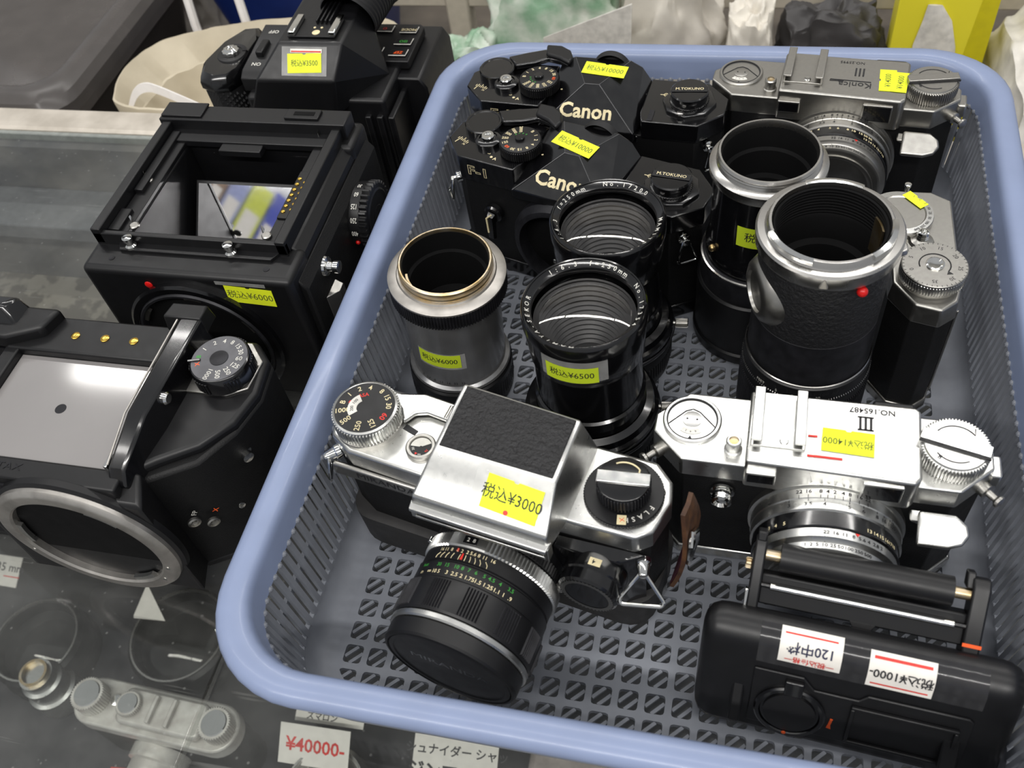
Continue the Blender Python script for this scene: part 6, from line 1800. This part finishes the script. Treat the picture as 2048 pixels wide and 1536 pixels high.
G(W).box(-47.4, -42.2, 66.05, 66.35, BZ, -1.5).obj('cord_tab', 'white_plastic', t, bevel=0.08)

# beige shelf frame
t = thing('shelf_frame', 'beige metal shelf frame standing behind the counter', 'shelf', (-27, 78, BZ))
W = T(27, -78, -BZ)
G(W).box(-28.2, -26.0, 76.5, 78.5, BZ, 20).obj('post', 'frame_beige', t, bevel=0.2)
G(W).box(-34, 30, 76.8, 78.2, -5.4, -3.9).obj('cross_bar', 'frame_beige', t, bevel=0.15)
G(W).box(24, 26, 76.5, 78.5, BZ, 20).obj('post', 'frame_beige', t, bevel=0.2)

crumple('wrapped_packet', 'clear plastic packet with green print behind the basket', 'packet', 'film_green', (-17.4, 73.6), (6.2, 2.8, 7.6), 2, 0.13)
crumple('wrapped_packet', 'dull green packet beside the shelf post', 'packet', 'film_green', (-24.5, 70), (3.0, 3.0, 4.8), 12, 0.16)
t = tag(G().hull([(-3.6, -0.2, 0), (3.2, -0.4, 0), (-3.4, 0.3, 12.0), (3.8, 0.2, 15.0), (-3.6, 0.2, 0), (3.2, 0.2, 0), (-3.3, 0.5, 11.9), (3.8, 0.5, 14.9)]).obj('paper_sheet', 'tissue', None, loc=(-13.5, 66.5, BZ), bevel=0.05), 'bright white paper sheet standing behind the basket rim', 'paper')
crumple('paper_bag', 'pale grey crumpled paper bag behind the basket, left of the dark one', 'bag', 'crumple_grey', (-7.3, 72.2), (4.6, 3.2, 8.6), 5, 0.14)
crumple('paper_bag', 'narrow creased grey bag leaning beside the dark bag', 'bag', 'crumple_grey', (-0.9, 71), (2.1, 3.0, 6.7), 9, 0.1)
crumple('cloth_bag', 'charcoal crumpled bag behind the basket centre right', 'bag', 'crumple_dark', (5.5, 72.0), (4.6, 3.2, 6.2), 8, 0.14)
t = thing('tissue_box', 'bright yellow carton with white tissue behind the basket corner', 'box', (13.3, 71.5, BZ), -4)
G().box(-3.4, 3.4, -2.6, 2.6, 0, 17).obj('carton', 'tissue_yellow', t, bevel=0.1)
G().hull([(1.2, -2.63, 0), (3.38, -2.63, 0), (2.4, -2.63, 16.9), (3.38, -2.63, 16.9), (1.2, -2.6, 0), (3.38, -2.6, 0), (2.4, -2.6, 16.9), (3.38, -2.6, 16.9)]).obj('printed_swoosh', 'tissue_dark', t, smooth=0)
g = G()
g.loft([[(x * k + dx, y * k2 - 2.75, z) for x, y in circ(1.0, 14)] for z, k, k2, dx in ((3, 1.7, 0.12, 0.1), (7, 1.8, 0.16, 0.0), (10.5, 1.5, 0.2, -0.3), (12.6, 1.0, 0.18, -0.5), (13.8, 0.5, 0.1, -0.9))])
g.obj('tissue', 'tissue', t)
crumple('towel', 'pale folded towel beyond the basket back right corner', 'towel', 'towel', (21.0, 66.5), (4.2, 9.0, 6.0), 3, 0.07)
crumple('paper_bundle', 'white paper bundle at the top right edge', 'paper', 'tissue', (27.0, 70.5), (2.6, 3.0, 8.4), 6, 0.08)

# spines on the shelf behind the photographer, seen in the box camera's mirror
cols = ((120, 84, 40), (150, 160, 205), (206, 216, 60), (36, 60, 176), (224, 220, 216), (206, 120, 150), (90, 50, 110))
sb = thing('book_shelf', 'plain shelf behind the viewer carrying box files, seen in the reflex mirror', 'shelf', (-75, -31, -90), -53)
G().box(-20, 20, -12, 2, 146, 148).obj('shelf_board', 'frame_beige', sb, bevel=0.1)
for x_ in (-19, 19):
    G().box(x_ - 1, x_ + 1, -11, -9, 0, 146).obj('upright', 'frame_beige', sb, bevel=0.1)
x_ = -11.5
for i, (cc, nm) in enumerate(zip(cols, ('brown', 'pale blue', 'lime yellow', 'deep blue', 'white', 'pink', 'purple'))):
    mm_ = mat('box_file_' + nm.replace(' ', '_'), cc, 0.5)
    wd = 2.6 + 0.5 * (i % 3)
    t = thing('box_file', nm + ' box file on the shelf reflected in the mirror', 'box file', (0, 0, 0), 0, group='box files reflected in the mirror')
    q = Vector((x_ + wd / 2, -5, 148))
    rr_ = RZ(-53) @ q
    t.location = ((rr_.x - 75) * S, (rr_.y - 31) * S, (148 - 90) * S)
    t.rotation_euler = (0, 0, rad(-53))
    G().box(-wd / 2 + 0.05, wd / 2 - 0.05, -6, 6, 0, 21 + i % 2).obj('cover', mm_, t, bevel=0.1)
    G().box(-wd / 2 + 0.5, wd / 2 - 0.5, 6.0, 6.05, 5, 15).obj('spine_label', 'paper_white', t)
    x_ += wd + 0.2
